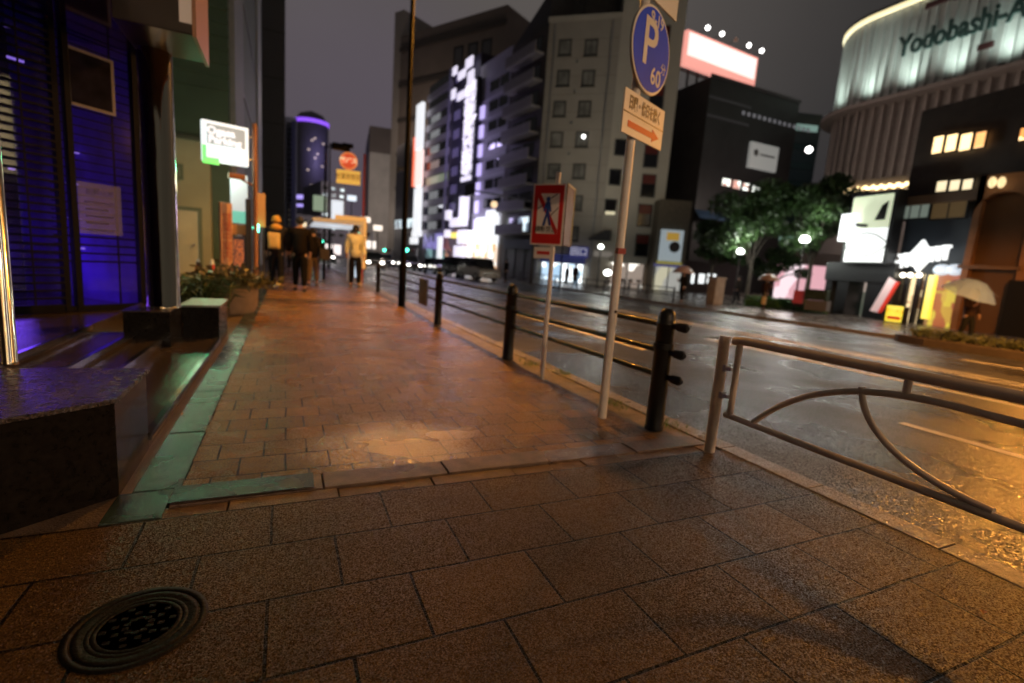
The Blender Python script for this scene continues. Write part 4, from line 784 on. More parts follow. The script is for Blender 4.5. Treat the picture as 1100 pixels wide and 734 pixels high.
o = thing('blue_awning', 'dim blue awning low on the near-black building', 'awning', FDk.O, FDk.t); a_, b__, u_, v_ = FDk.R(752, 225, 792, 237, -2)
MB()._add([(a_, -2, u_), (b__, -2, u_), (b__-1, -.02, v_), (a_+1, -.02, v_)], [(0, 1, 2, 3), (3, 2, 1, 0)]).build('cover', M('blue_cover', (.02, .05, .11), .6), o)
# billboard
FBd = Frame(FDk.O+FDk.ey*3, 4); a_, b__, u_, v_ = FBd.R(735, 52, 814, 84); vt = FBd.S(775, 46)[1]; ub = FBd.S(775, 84)[1]
bbd = bld('rooftop_billboard', 'glowing pink and white billboard on the roof of the near-black building', FBd, 'billboard')
MB().box(a_, b__, 0, .6, ub, vt).build('panel', M('billboard_sheet', (.75, .3, .25), .5, emit=(1., .40, .33), es=.9), bbd, .05)
FBh_ = vt-ub
MB().box(a_+.3, b__-.35, -.06, -.002, ub+FBh_*.30, vt-FBh_*.07).build('white_field', E('billboard_white', (1, .86, .8), 3.5), bbd, .02)
for k in range(5):
    s_ = a_+(b__-a_)*(k+.75)/5.2; MB().tube([(s_, .3, vt), (s_, -1.2, vt+.15)], .05, 6).build('lamp_arm', dark_metal, bbd); MB().ball((s_, -1.2, vt+.2), .24).build('floodlight', E('flood_bulb', (1, .98, .95), 14 if k != 2 else .6) if k != 2 else M('unlit_bulb', (.3, .2, .15), .5), bbd)
fr_m = MB(); 
for k in range(9): s_ = a_+(b__-a_)*k/8; fr_m.box(s_-.1, s_+.1, .7, .9, ztd, vt-.5)
fr_m.box(a_, b__, .7, .9, ub-.3, ub-.1); fr_m.build('support_frame', dark_metal, bbd)
lamp('billboard_light', None, FBd.O+FBd.ex*(a_+b__)/2-FBd.ey*4+np.array([0, 0, vt]), (1, .8, .75), 900, 'POINT', .5)
# blue office behind
simple_building('blue_glass_office', 'dim blue glass office between the dark building and the big store', 851, 884, 122, 85, -20, M('blue_glass_wall', (.05, .08, .10), .3), deep=20, rows=8, cols=1, ww=.85, wh=.4, glass=M('teal_glass', (.05, .09, .1), .15), lit=.15, litm=M('pale_teal_lit', (.3, .4, .4), .4, emit=(.5, .8, .7), es=.3))
o = thing('rooftop_beacon', 'bright white floodlight on the side of the blue office', 'floodlight', D(869, 161, 80)); MB().ball((0, 0, 0), .5).build('bulb', E('flood_bulb', (1, .98, .95), 14), o); MB().tube([(0, 0, 0), (.3, 1.5, -.3)], .1, 6).build('arm', dark_metal, o)
# ------------------------------------------------------------------ big department store with curved corner
YO = D(905, 250, 62); FYo = Frame(YO, -92)
ystore = bld('electronics_department_store', 'huge store with a curved corner, uplit white ribs on top and dark ribs below', FYo, 'building')
rad = 7.0; Ls = 46
def yo_path(off, n_=12):
    pts = []
    for i in range(n_+1): a = PI/2*i/n_; pts.append((-(rad)*math.sin(PI/2-a)+0-off*math.cos(a), rad-rad*math.sin(a)-off*math.sin(a)))
    return pts  # quarter circle from back to the front plane
arc = yo_path(0)
zsplit = FYo.S(1000, 95)[1]; ztop = FYo.S(960, 14)[1]; zlow = FYo.S(960, 200)[1]; print('store z', zlow, zsplit, ztop)
def ring(off, z0, z1, mat, nm, par, extra=40):
    p = [(-rad-off, rad+extra)]+yo_path(off)+[(Ls, -off)]+[(Ls, rad+extra)]; return MB().prism(p, z0, z1).build(nm, mat, par)
pale_rib = M('white_metal_rib', (.55, .57, .55), .5, var=.06); dark_rib = M('brown_metal_rib', (.36, .30, .27), .55, var=.1)
ring(0, ZG-.2, zlow, M('stone_base', (.38, .33, .32), .6, var=.08, vs=.3), 'base_wall', ystore); ring(-.4, zlow, zsplit, M('brown_cladding', (.30, .25, .23), .6, var=.15), 'middle_wall', ystore); ring(-.0, zsplit+.001, ztop, pale_rib, 'upper_wall', ystore)
def ribs(nm, mat, z0, z1, off, dep_, wd, step):
    mb = MB(); s_ = 0
    while s_ < Ls: mb.box(s_, s_+wd, -off-dep_, -off, z0, z1); s_ += step
    n_ = max(5, int(rad*PI/2/step))
    for i in range(n_):
        a = PI/2*(i+.5)/n_; cx_ = -rad*math.cos(a); cy_ = rad-rad*math.sin(a); nx, ny = -math.cos(a), -math.sin(a); tx, ty = -ny, nx
        P_ = [(cx_+tx*wd/2, cy_+ty*wd/2), (cx_-tx*wd/2, cy_-ty*wd/2), (cx_-tx*wd/2+nx*(off+dep_), cy_-ty*wd/2+ny*(off+dep_)), (cx_+tx*wd/2+nx*(off+dep_), cy_+ty*wd/2+ny*(off+dep_))]
        mb.prism(P_, z0, z1)
    return mb.build(nm, mat, ystore)
ribs('upper_ribs', pale_rib, zsplit+.1, ztop-.2, .0, .35, .12, .9); ribs('lower_ribs', dark_rib, zlow+.2, zsplit-.3, -.38, .6, .35, 1.1)
p = [(-rad-.5, rad+20)]+yo_path(.5)+[(Ls, -.5), (Ls, -.1)]+yo_path(.1)[::-1]+[(-rad-.1, rad+20)]
MB().prism(p, ztop+.05, ztop+.5).build('crown_light_line', E('warm_line', (1, .85, .45), 2.2), ystore)
ring(.45, ztop+.52, ztop+.9, M('store_cap', (.1, .1, .1), .5), 'roof_cap', ystore)
ring(1.6, zsplit-.5, zsplit-.1, dark_rib, 'light_shelf', ystore)
# uplights at the shelf
ups = [(-5.6, 3.0), (-3.2, .8)]+[(k*4.3+.6, 0) for k in range(10)]
for i, (s_, yy) in enumerate(ups):
    nx, ny = (0, -1)
    if i == 0: nx, ny = -.8, -.6
    if i == 1: nx, ny = -.45, -.9
    lx, ly = s_+nx*1.3, yy+ny*1.3
    MB().box(lx-.25, lx+.25, ly-.15, ly+.15, zsplit-.09, zsplit+.12).build('uplight', dark_metal, ystore)
    L_ = lamp('uplight_beam', ystore, (lx, ly, zsplit+.25), (.82, 1., .9), 2000, 'SPOT', 1.2, (PI-.12, 0, 0), spot=1.9, blend=1.)
    L_.rotation_euler = Vector((-nx*.16, -ny*.16, 1)).to_track_quat('-Z', 'Y').to_euler()
for s_ in (4, 20): lamp('store_fill', ystore, (s_, -16, 9), (1, .84, .72), 9000, 'POINT', .8)  # added fill lamps, no fixture there, lighten the lower store facade
# lettering
a_ = FYo.S(972, 40)[0]; b__ = FYo.S(1082, 12)[0]; zl = FYo.S(1030, 32, -.5)[1]
letm = M('dark_green_letter', (.02, .045, .04), .5); hz = 3.0
tt = text('lettering', 'Yodobashi-Akiba', hz, letm, ystore, (a_, -.75, zl), ext=.15, align='LEFT', bold=.05)
wdt = max(v.co.x for v in tt.data.vertices)*.62; print('let', a_, b__, wdt); tt.scale = ((b__-a_)/wdt*.98, 1, 1)
text('lettering', 'ヨドバシAkiba', 4.4, M('brown_letter', (.06, .02, .02), .5), ystore, (a_+1.5, -.7, FYo.S(1000, 12, -.5)[1]+1.6), ext=.12, align='LEFT', bold=.1)
fl_rect(ystore, 'logo_mark', 1050, 46, 1066, 52, M('brown_letter', (.06, .02, .02), .5), -.9, -.6, FYo)
# canopy with string of lights + pink band
a_, b__, u_, v_ = FYo.R(885, 186, 975, 194, -1.5)
FC = Frame(D(878, 208, 42), -88); cz0 = FC.S(925, 200)[1]; ce = FC.S(978, 195)[0]
cy = bld('entrance_canopy_with_bulbs', 'long pale canopy edged with a string of warm bulbs before the store', FC, 'canopy')
MB().box(0, ce, 0, 6, cz0-2.2, cz0+.5).build('canopy', M('pinkish_stone', (.40, .33, .32), .6, var=.06), cy)
for k in range(24):
    MB().ball((ce*(k+.5)/24, -.12, cz0-.3+.12*(k % 2)), .14, seg=8, rings=6).build('bulb', E('warm_bulb', (1, .75, .35), 9), cy)
MB().box(0, ce, -.05, -.001, cz0-.75, cz0-.55).build('light_strip', E('warm_strip', (1, .8, .5), 2), cy)
# ------------------------------------------------------------------ shops on the right
FR = Frame((28.6, 18.7), -100)
# black portal with big lit billboard
o = bld('black_portal_kiosk', 'black entrance portal under the lit billboard', FR, 'entrance')
a_, b__, u_, v_ = FR.R(893, 283, 968, 337, 0)
MB().box(a_, b__, -.6, 5, v_-1.0, v_).build('header', M('portal_black', (.012, .012, .014), .4), o)
for x0, x1 in ((893, 900), (906, 918), (938, 968)):
    p, q, _, _ = FR.R(x0, 290, x1, 335, 0); MB().box(p, q, -.5, 4.9, ZG, v_-1.002).build('pier', MATS['portal_black'], o)
for x0, x1, mt in ((900, 906, E2('portal_in_warm', (1, .7, .4), 1.2, (.15, .1, .08), 2.)), (918, 938, E2('portal_in_pink', (.9, .7, .6), .8, (.12, .14, .1), 2.))):
    p, q, _, _ = FR.R(x0, 290, x1, 335, 0); MB().box(p+.01, q-.01, .6, .8, ZG, v_-1.01).build('lit_doorway', mt, o)
o = bld('lit_shop_billboard', 'tall bright billboard with a dark eye-shaped picture over the portal', FR, 'billboard')
a_, b__, u_, v_ = FR.R(912, 207, 962, 284, -.7); a_ -= 0
MB().box(a_, b__, -.9, -.3, u_, v_).build('case', M('portal_black', (.012, .012, .014), .4), o)
MB().box(a_+.2, b__-.2, -.93, -.902, u_+(v_-u_)*.50, v_-.2).build('upper_face', M('pale_green_face', (.5, .55, .4), .5, emit=(.72, .8, .55), es=.75), o)
MB().box(a_+.2, b__-.2, -.93, -.902, u_+.1, u_+(v_-u_)*.495).build('lower_face', E('white_face', (.95, 1., .97), 5), o)
sc_ = MB(); m_ = (a_+b__)/2; zz = u_+(v_-u_)*.27
for k in range(18):
    t0, t1 = -1+k/9, -1+(k+1)/9; f1 = lambda t: .55*(1-t*t)
    for sg in (1, -1): sc_.slab([(m_+t0*1.2, zz+sg*f1(t0)), (m_+t1*1.2, zz+sg*f1(t1)), (m_+t1*1.2, zz+sg*(f1(t1)+.06)), (m_+t0*1.2, zz+sg*(f1(t0)+.06))], -.96, -.93)
sc_.build('oval_mark', M('grey_mark', (.12, .14, .13), .5), o)
MB().slab([(m_+.3, u_+(v_-u_)*.60), (m_+.85, u_+(v_-u_)*.60), (m_+.9, u_+(v_-u_)*.85), (m_+.6, u_+(v_-u_)*.80)], -.96, -.93).build('dark_figure', M('grey_figure', (.02, .025, .015), .5), o)
o = thing('white_side_light_sign', 'plain white upright light box left of the tall billboard', 'sign', FR.O, FR.t); fl_rect(o, 'light_box', 902, 230, 915, 259, MATS['white_board'], -1.8, -1.5, FR); fl_rect(o, 'bracket', 914, 240, 921, 243, dark_metal, -1.6, -.8, FR)
# dark building with warm windows above the shops
o = bld('dark_restaurant_building', 'dark brown building with two rows of warm lit windows over the shops', FR)
a_ = FR.S(972, 200)[0]; b__ = FR.S(1098, 200)[0]+6; v_ = FR.S(990, 118)[1]; vm = FR.S(1010, 208)[1]
MB().box(a_, b__, .2, 12, vm, v_).build('wall', M('dark_brown_wall', (.04, .028, .02), .6, var=.2), o)
MB().box(a_-.1, b__, -.15, .198, vm-.45, vm-.02).build('soffit_beam', M('brown_beam', (.12, .07, .04), .5), o)
warmw = E2('warm_restaurant_window', (1, .68, .32), 3.5, (.5, .2, .05), 2.2, .15, .45)
for (x0, y0, x1, y1) in ((1003, 146, 1016, 166), (1017, 144, 1031, 164), (1032, 143, 1047, 163), (1048, 141, 1062, 160), (1096, 136, 1112, 152)):
    p, q, u_, v2_ = FR.R(x0, y0, x1, y1, .1); window(FR, o, p, q, u_, v2_, warmw, dark_metal, fw=.06)
for (x0, y0, x1, y1) in ((1007, 194, 1020, 207), (1021, 193, 1034, 206), (1035, 192, 1048, 205)):
    p, q, u_, v2_ = FR.R(x0, y0, x1, y1, .1); window(FR, o, p, q, u_, v2_, E('warm_white_window', (1, .82, .5), 3.5), dark_metal, fw=.05)
# shop floor below
a_ = FR.S(966, 250)[0]; b__ = FR.S(1040, 250)[0]
o = bld('white_neon_shop', 'dark shop with blazing white neon lettering above the door', FR, 'shop')
MB().box(a_, b__, .3, 8, ZG, vm-.31).build('wall', M('blue_black_wall', (.02, .026, .035), .5), o)
p, q, u_, v2_ = FR.R(968, 213, 1000, 236, 0); window(FR, o, p, q, u_, v2_, M('greenish_window', (.1, .12, .11), .2, emit=(.5, .6, .5), es=.25), dark_metal, d=-.02, mull=2)
p, q, u_, v2_ = FR.R(1000, 212, 1040, 236, 0); window(FR, o, p, q, u_, v2_, M('brownish_window', (.06, .05, .03), .2, emit=(.5, .3, .12), es=.12), dark_metal, d=-.02, mull=1)
inm = E2('warm_shop_inside', (1, .75, .4), 1.8, (.25, .12, .05), 2.5, .2, .6)
p, q, u_, v2_ = FR.R(962, 294, 1000, 350, 0); MB().box(p, q, .1, .28, ZG, v2_).build('lit_interior', inm, o)
for x in (971, 984, 993): s_ = FR.S(x, 320)[0]; MB().box(s_-.12, s_+.12, -.05, .098, ZG, v2_).build('door_post', MATS['portal_black'], o)
for x in (966, 974, 982, 992): s_, z_ = FR.S(x, 296); MB().ball((s_, -.25, z_), .12, seg=10, rings=6).build('downlight', E('warm_white_bulb', (1, .9, .7), 10), o)
o = thing('white_neon_lettering', 'blazing white neon sign with a diamond in the middle', 'neon sign', FR.O, FR.t)
wn_ = E('white_neon', (.95, 1., 1.), 8); p, q, u_, v2_ = FR.R(962, 262, 1014, 290, -.4); 
hh2 = (v2_-u_)*.55
for kx, zoff in ((.04, -.2), (.17, -.15), (.30, -.1), (.66, .12), (.79, .15), (.92, .2)):
    cx2 = p+(q-p)*kx; cz2 = (u_+v2_)/2+zoff
    MB().box(cx2-.03, cx2+.34, -.35, -.25, cz2+hh2*.3, cz2+hh2*.5).box(cx2+.08, cx2+.24, -.35, -.25, cz2-hh2*.5, cz2+hh2*.299).build('letter_stroke', wn_, o); MB().box(cx2-.1, cx2+.079, -.35, -.25, cz2-hh2*.2, cz2+.02).build('letter_stroke', wn_, o)
mx_ = p+(q-p)*.5; hz_ = (v2_-u_)*.62; zc2 = (u_+v2_)/2+.05; MB().slab([(mx_-hz_*.75, zc2), (mx_, zc2-hz_), (mx_+hz_*.75, zc2), (mx_, zc2+hz_)], -.36, -.2).build('diamond', wn_, o)
# yellow shop
yel = E('yellow_board', (1., .78, .03), 1.3)
o = bld('yellow_ramen_shop', 'yellow shop front plastered with posters behind the white umbrella', FR, 'shop')
p, q, u_, v2_ = FR.R(1001, 292, 1036, 352, 0); MB().box(p, q, .0, .25, ZG, v2_).build('front', E2('yellow_posters', (.95, .7, .08), .9, (.55, .12, .05), 2.2, .3, .5), o)
p2, q2, u2, v2b = FR.R(997, 296, 1004, 340, -.3); MB().box(p2, q2, -.5, -.3, ZG+.3, v2b).build('yellow_banner', yel, o)
for x in (1012, 1026): s_, z_ = FR.S(x, 290, -.6); MB().ball((s_, -.6, z_), .35, .25, .25).build('lamp_shade', M('pale_globe', (.5, .55, .6), .4, emit=(.7, .85, 1.), es=.7), o)
o = thing('yellow_standing_sign', 'small yellow standing sign board with red text before the shop door', 'sign board', FR.O, FR.t)
p, q, u_, v2_ = FR.R(955, 329, 974, 346, -1.5); MB().box(p, q, -1.7, -1.5, u_, v2_).build('board', yel, o); MB().box(p-.05, p, -1.75, -1.45, ZG, v2_).build('leg', dark_metal, o); MB().box(q, q+.05, -1.75, -1.45, ZG, v2_).build('leg', dark_metal, o)
text('lettering', 'ラーメン', (v2_-u_)*.3, M('red_letter', (.5, .03, .02), .5, emit=(1, .05, .02), es=.4), o, ((p+q)/2, -1.72, (u_+v2_)/2+.12), ext=.01); MB().box(p+.1, q-.1, -1.72, -1.702, u_+.1, u_+.25).build('red_band', MATS['red_letter'], o)
o = thing('slanted_banner', 'leaning pale banner with red edges beside the shop door', 'banner', FR.O, FR.t)
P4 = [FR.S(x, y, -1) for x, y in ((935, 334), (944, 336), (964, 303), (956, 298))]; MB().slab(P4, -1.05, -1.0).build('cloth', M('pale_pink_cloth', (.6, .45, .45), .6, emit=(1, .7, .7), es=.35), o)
P4 = [FR.S(x, y, -1) for x, y in ((943.5, 335.8), (947, 336), (967, 303.5), (963.5, 302.8))]; MB().slab(P4, -1.07, -1.0).build('red_edge', MATS['red_letter'], o); s_ = FR.S(950, 320, -1)[0]; MB().tube([(s_, -.95, ZG), (s_, -.95, 1.9)], .03, 6).build('pole', dark_metal, o)
# orange arched building at far right
FA = Frame(D(1040, 345, 21), -90); 
o = bld('brick_arch_building', 'orange-lit brown building with a tall arched opening at the right edge', FA)
a_ = FA.S(1042, 280)[0]; b__ = FA.S(1100, 280)[0]+5; zt_ = FA.S(1085, 186)[1]; A1 = FA.S(1068, 260)[0]
brn = M('orange_brown_wall', (.30, .15, .07), .6, var=.2, vs=2., bump=.4, bs=20)
MB().box(a_, A1-.9, 0, 6, ZG, zt_).build('pier', brn, o); MB().box(A1+.9, b__, 0, 6, ZG, zt_).build('pier', brn, o)
cut = [(A1-.9, zt_), (A1+.9, zt_)]+[(A1+.9*math.cos(t_*PI/12), zt_-1.6+.9*math.sin(t_*PI/12)) for t_ in range(13)]
MB().slab(cut, 0, 6).build('arch_head', brn, o)
MB().box(A1-.9, A1+.9, .35, .5, ZG, zt_-.7).build('recessed_panel', M('dark_recess', (.16, .09, .045), .4), o)
MB().box(A1-1.0, A1+1.0, -.15, -.002, 2.3, 2.45).build('ledge', M('ledge_brown', (.2, .12, .07), .5), o)
s0_ = FA.S(1082, 315)[0]; MB().box(s0_, b__-.5, -.08, -.002, ZG, 1.9).build('dark_doorway', M('doorway_black', (.01, .008, .006), .4), o)
for x in (1066, 1076): s_, z_ = FA.S(x, 196, -.4); lf_ = MB().ball((s_, -.4, z_), .13, .13, .22).build('wall_lantern', E('lantern_glow', (1, .72, .35), 6), o)
# ------------------------------------------------------------------ planted island with hedge
def leaves(n_, cfun, size, mat, name, parent=None, up=.3):
    C_ = np.array([cfun() for _ in range(n_)]); v = np.empty((n_*4, 3)); a = rng.normal(size=(n_, 3)); a /= np.linalg.norm(a, axis=1)[:, None]; b_ = rng.normal(size=(n_, 3)); b_ -= a*(a*b_).sum(1)[:, None]; b_ /= np.linalg.norm(b_, axis=1)[:, None]
    s_ = size*(.6+.8*rng.random((n_, 1))); v[0::4] = C_-a*s_; v[1::4] = C_-b_*s_*.45; v[2::4] = C_+a*s_; v[3::4] = C_+b_*s_*.45
    me = bpy.data.meshes.new(name); me.vertices.add(n_*4); me.vertices.foreach_set('co', v.ravel()); me.loops.add(n_*4); me.loops.foreach_set('vertex_index', np.arange(n_*4)); me.polygons.add(n_); me.polygons.foreach_set('loop_start', np.arange(n_)*4); me.polygons.foreach_set('loop_total', np.full(n_, 4)); me.update(); me.validate(); me.materials.append(mat)
    o = bpy.data.objects.new(name, me); col.objects.link(o)
    if parent is not None: o.parent = parent
    return o
hd = thing('hedge_island', 'low clipped hedge in a kerbed bed at the road edge, right', 'hedge', (18.0, 5.0, -.33))
MB().prism([(-.6, -9), (.7, -9), (.7, 3.2), (.4, 4.0), (0, 4.3), (-.4, 4.0), (-.6, 3.2)], -.3, .12).build('kerb_bed', M('bed_stone', (.12, .09, .07), .6, var=.2), hd, .02)
leaves(9000, lambda: (random.uniform(-.5, .6), random.uniform(-8.8, 3.9), random.uniform(.12, .34)+.05*math.sin(random.random()*6)), .05, M('hedge_leaf', (.07, .08, .03), .5, var=.4, vs=8), 'foliage', hd)
# ------------------------------------------------------------------ trees
leafm = M('tree_leaf', (.032, .068, .018), .45, var=.5, vs=1.3); leafm.node_tree.nodes['Principled BSDF'].inputs['Subsurface Weight'].default_value = 0
bark = M('bark', (.05, .04, .03), .8, var=.3, vs=8, bump=.5, bs=20)
def tree(px, dep, ybase, ytop, wpx, label, nl=9000, tilt=0, seed=1):
    random.seed(seed); P = D(px, ybase, dep); zt = AP(px, ytop, P[0], P[1])[2]; Hh = zt+.33; Wr = wpx/2/FP*dep
    t = thing('street_tree', label, 'tree', (P[0], P[1], ZG)); tr = MB(); tr.tube([(0, 0, -.1), (.05, 0, Hh*.2), (.1, .05, Hh*.38)], [.17, .13, .10], 10)
    cl = []
    for k in range(11):
        a = k*2.4+random.random(); r1 = Wr*(.35+.6*random.random()); z1 = Hh*(.48+.44*random.random()); r1 *= (1.15-.75*max(0, (z1/Hh-.6)/.4)); e_ = (r1*math.cos(a), r1*math.sin(a), z1)
        tr.tube([(.08, .04, Hh*(.3+.05*(k % 3))), (e_[0]*.45, e_[1]*.45, Hh*.45+(z1-Hh*.45)*.4), e_], [.07, .045, .02], 6); cl.append((e_, Wr*(.28+.2*random.random())))
    cl += [((random.uniform(-.4, .4)*Wr, random.uniform(-.4, .4)*Wr, Hh*random.uniform(.55, .9)), Wr*.4) for _ in range(5)]
    tr.build('trunk', bark, t)
    def cf():
        (c, r) = random.choice(cl); a, b_ = random.random()*2*PI, math.acos(random.uniform(-1, 1)); q = r*(random.random()**.45)
        return (c[0]+q*math.cos(a)*math.sin(b_), c[1]+q*math.sin(a)*math.sin(b_), c[2]+q*.62*math.cos(b_))
    leaves(nl, cf, .13, leafm, 'crown', t); return t
tree(862, 30, 338, 186, 84, 'tall leafy street tree nearest the lit billboard', 13000, seed=3)
tree(800, 33, 330, 196, 96, 'broad leafy street tree between the two white lamps', 14000, seed=5)
tree(760, 36, 324, 232, 60, 'smaller darker street tree beside the near-black building', 8000, seed=9)
tree(826, 38, 328, 262, 50, 'small bright green tree lit from below between the big trees', 5000, seed=12)
# low shrubs under trees
P = D(845, 334, 28.5); o = thing('roadside_shrub_bed', 'low green shrub bed under the street trees', 'shrubs', (P[0], P[1], ZG), math.radians(-60))
leaves(5000, lambda: (random.uniform(-2.2, 2.0), random.uniform(-.6, .6), random.uniform(0, .6)), .08, M('bright_shrub_leaf', (.06, .16, .04), .5, var=.3), 'foliage', o)
# ------------------------------------------------------------------ lamps on the far pavement
def globe(px, py, dep, ybase, label, power, r=.22, col_=(.95, 1., .92)):
    P = D(px, ybase, dep); zt = AP(px, py, P[0], P[1])[2]; t = thing('globe_lamp', label, 'street lamp', (P[0], P[1], ZG)); h = zt-ZG
    MB().tube([(0, 0, 0), (0, 0, h-.15)], [.06, .04], 8).build('pole', dark_metal, t); MB().ball((0, 0, h), r, r, r*.75).build('globe', E('lamp_globe', col_, 16), t); MB().lathe([(r*.3, h-r*.9), (r*.5, h-r*.55)], seg=12).build('collar', dark_metal, t)
    lamp('bulb', t, (0, 0, h+r*1.6), col_, power, 'POINT', .2); return t
globe(787, 270, 31, 330, 'white globe lamp glowing inside the left street tree', 1800)
globe(852, 257, 27.5, 336, 'white globe lamp glowing inside the right street tree', 1800, .26)
globe(641, 265, 40, 311, 'white globe lamp in front of the white building', 700)
globe(651, 293, 38, 311, 'low white globe light beside the tall sign pole', 250, .3)
globe(891, 284, 30, 338, 'small warm lamp beside the black portal', 100, .12, (1, .8, .5))
lamp('plaza_light', None, D(850, 300, 33), (1., .9, .9), 500, 'POINT', .5)
lamp('plaza_light', None, D(940, 290, 24), (.95, 1., .95), 400, 'POINT', .6)
lamp('plaza_light', None, D(985, 290, 22), (1., .95, .9), 300, 'POINT', .5)
# glowing arcade behind trees
FAr = Frame(D(835, 330, 42), -20); o = bld('pink_lit_arcade', 'pinkish white lit arcade seen under the trees', FAr, 'shop front'); a_, b__, u_, v_ = FAr.R(833, 285, 897, 330)
MB().box(a_, b__, 0, .3, ZG, v_).build('lit_wall', E2('pink_arcade', (1, .8, .85), 1.4, (.75, .4, .45), .5), o); MB().box(a_, b__, -1, .3, v_+.01, v_+1).build('fascia', M('pinkish_stone', (.40, .33, .32), .6), o)
FAq = Frame(D(745, 325, 48), -20); o = bld('white_lit_arcade', 'row of small white lit windows under the left tree', FAq, 'shop front'); a_, b__, u_, v_ = FAq.R(741, 293, 780, 310)
MB().box(a_-1, b__+1, .1, .4, ZG, v_+1).build('wall', M('arcade_dark', (.04, .035, .03), .6), o)
for (x0, x1) in ((742, 746), (750, 757), (759, 769)): p, q, u_, v2_ = FAq.R(x0, 294, x1, 305); window(FAq, o, p, q, u_, v2_, E('white_window', (.95, 1., 1.), 5), dark_metal, fw=.03)
# red board, dark container and bench-like things
FKs = Frame(D(880, 335, 26), -70)
o = thing('red_notice_panel', 'small red notice panel under the trees', 'notice board', FKs.O, FKs.t); fl_rect(o, 'panel', 852, 312, 863, 326, M('dull_red_panel', (.35, .04, .04), .5, emit=(1, .1, .1), es=.08), -.1, .05, FKs); fl_rect(o, 'stand', 853, 326, 862, 330, dark_metal, -.1, .05, FKs)
o = thing('dark_planter_box', 'dark rectangular planter box left of the black portal', 'planter', FKs.O, FKs.t); fl_rect(o, 'box', 864, 323, 888, 334, M('grey_box', (.12, .11, .11), .6), -.4, .4, FKs); fl_rect(o, 'hedge', 864, 311, 888, 322.5, M('dark_green_block', (.02, .035, .02), .8, var=.4, vs=6, bump=1, bs=12), -.35, .35, FKs)
P = D(767, 325, 28); o = thing('stone_gatepost', 'pale stone pillar standing under the left street tree', 'pillar', (P[0], P[1], ZG)); MB().box(-.35, .35, -.3, .3, 0, 1.45).build('shaft', M('pale_stone', (.38, .32, .27), .7, var=.15), o, .03); MB().box(-.40, .40, -.35, .35, 1.452, 1.55).build('cap', MATS['pale_stone'], o, .02)
# low fence at the far kerb
o = thing('far_pavement_fence', 'low dark fence along the far pavement before the bicycles', 'fence', (19.3, 21, ZG))
for k in range(10): MB().tube([(0, k*2.2, 0), (0, k*2.2, .85)], .05, 8).build('post', dark_metal, o)
for z in (.4, .78): MB().tube([(0, 0, z), (0, 19.8, z)], .03, 8).build('rail', dark_metal, o)
# ------------------------------------------------------------------ bicycles
def bicycle(loc, rz_, label):
    t = thing('bicycle', label, 'bicycle', loc, rz_, 'parked bicycles on the far pavement'); fm = M('bike_frame', (.08, .08, .09), .35, .5)
    for x in (-.52, .52):
        w_ = MB().tube([(x+.33*math.cos(a*PI/12), 0, .34+.33*math.sin(a*PI/12)) for a in range(25)], .022, 6, False); ww_ = w_.build('wheel', M('tyre', (.015, .015, .015), .8), t)
        sp_ = MB()
        for a in range(8): sp_.tube([(x, 0, .34), (x+.31*math.cos(a*PI/4), 0, .34+.31*math.sin(a*PI/4))], .004, 4)
        sp_.build('spokes', alu, ww_)
    MB().tube([(-.52, 0, .34), (-.1, 0, .30), (.38, 0, .68), (.52, 0, .34)], .02, 6).tube([(-.1, 0, .30), (-.22, 0, .82)], .018, 6).tube([(-.52, 0, .34), (-.18, 0, .66)], .014, 6).tube([(.38, 0, .68), (.32, 0, .95)], .016, 6).build('frame', fm, t)
    MB().tube([(.25, -.26, .98), (.34, -.1, 1.0), (.34, .1, 1.0), (.25, .26, .98)], .014, 6).build('handlebar', alu, t); MB().ball((-.24, 0, .86), .13, .07, .04).build('saddle', M('saddle_black', (.02, .02, .02), .6), t)
    MB().box(.42, .72, -.16, .16, .75, .95).build('basket', M('basket_wire', (.15, .15, .15), .5, .4), t)
for i, (px, dd, lab) in enumerate(((655, 36, 'bicycle parked just right of the tall sign pole'), (665, 37, 'second bicycle from the tall sign pole, before the glowing entrance'), (675, 36.5, 'third bicycle in the row outside the glowing entrance'), (686, 37.5, 'last bicycle in the row, nearest the poster building'))):
    P = D(px, 312, dd); bicycle((P[0], P[1], ZG), math.radians(20+i*13), lab)
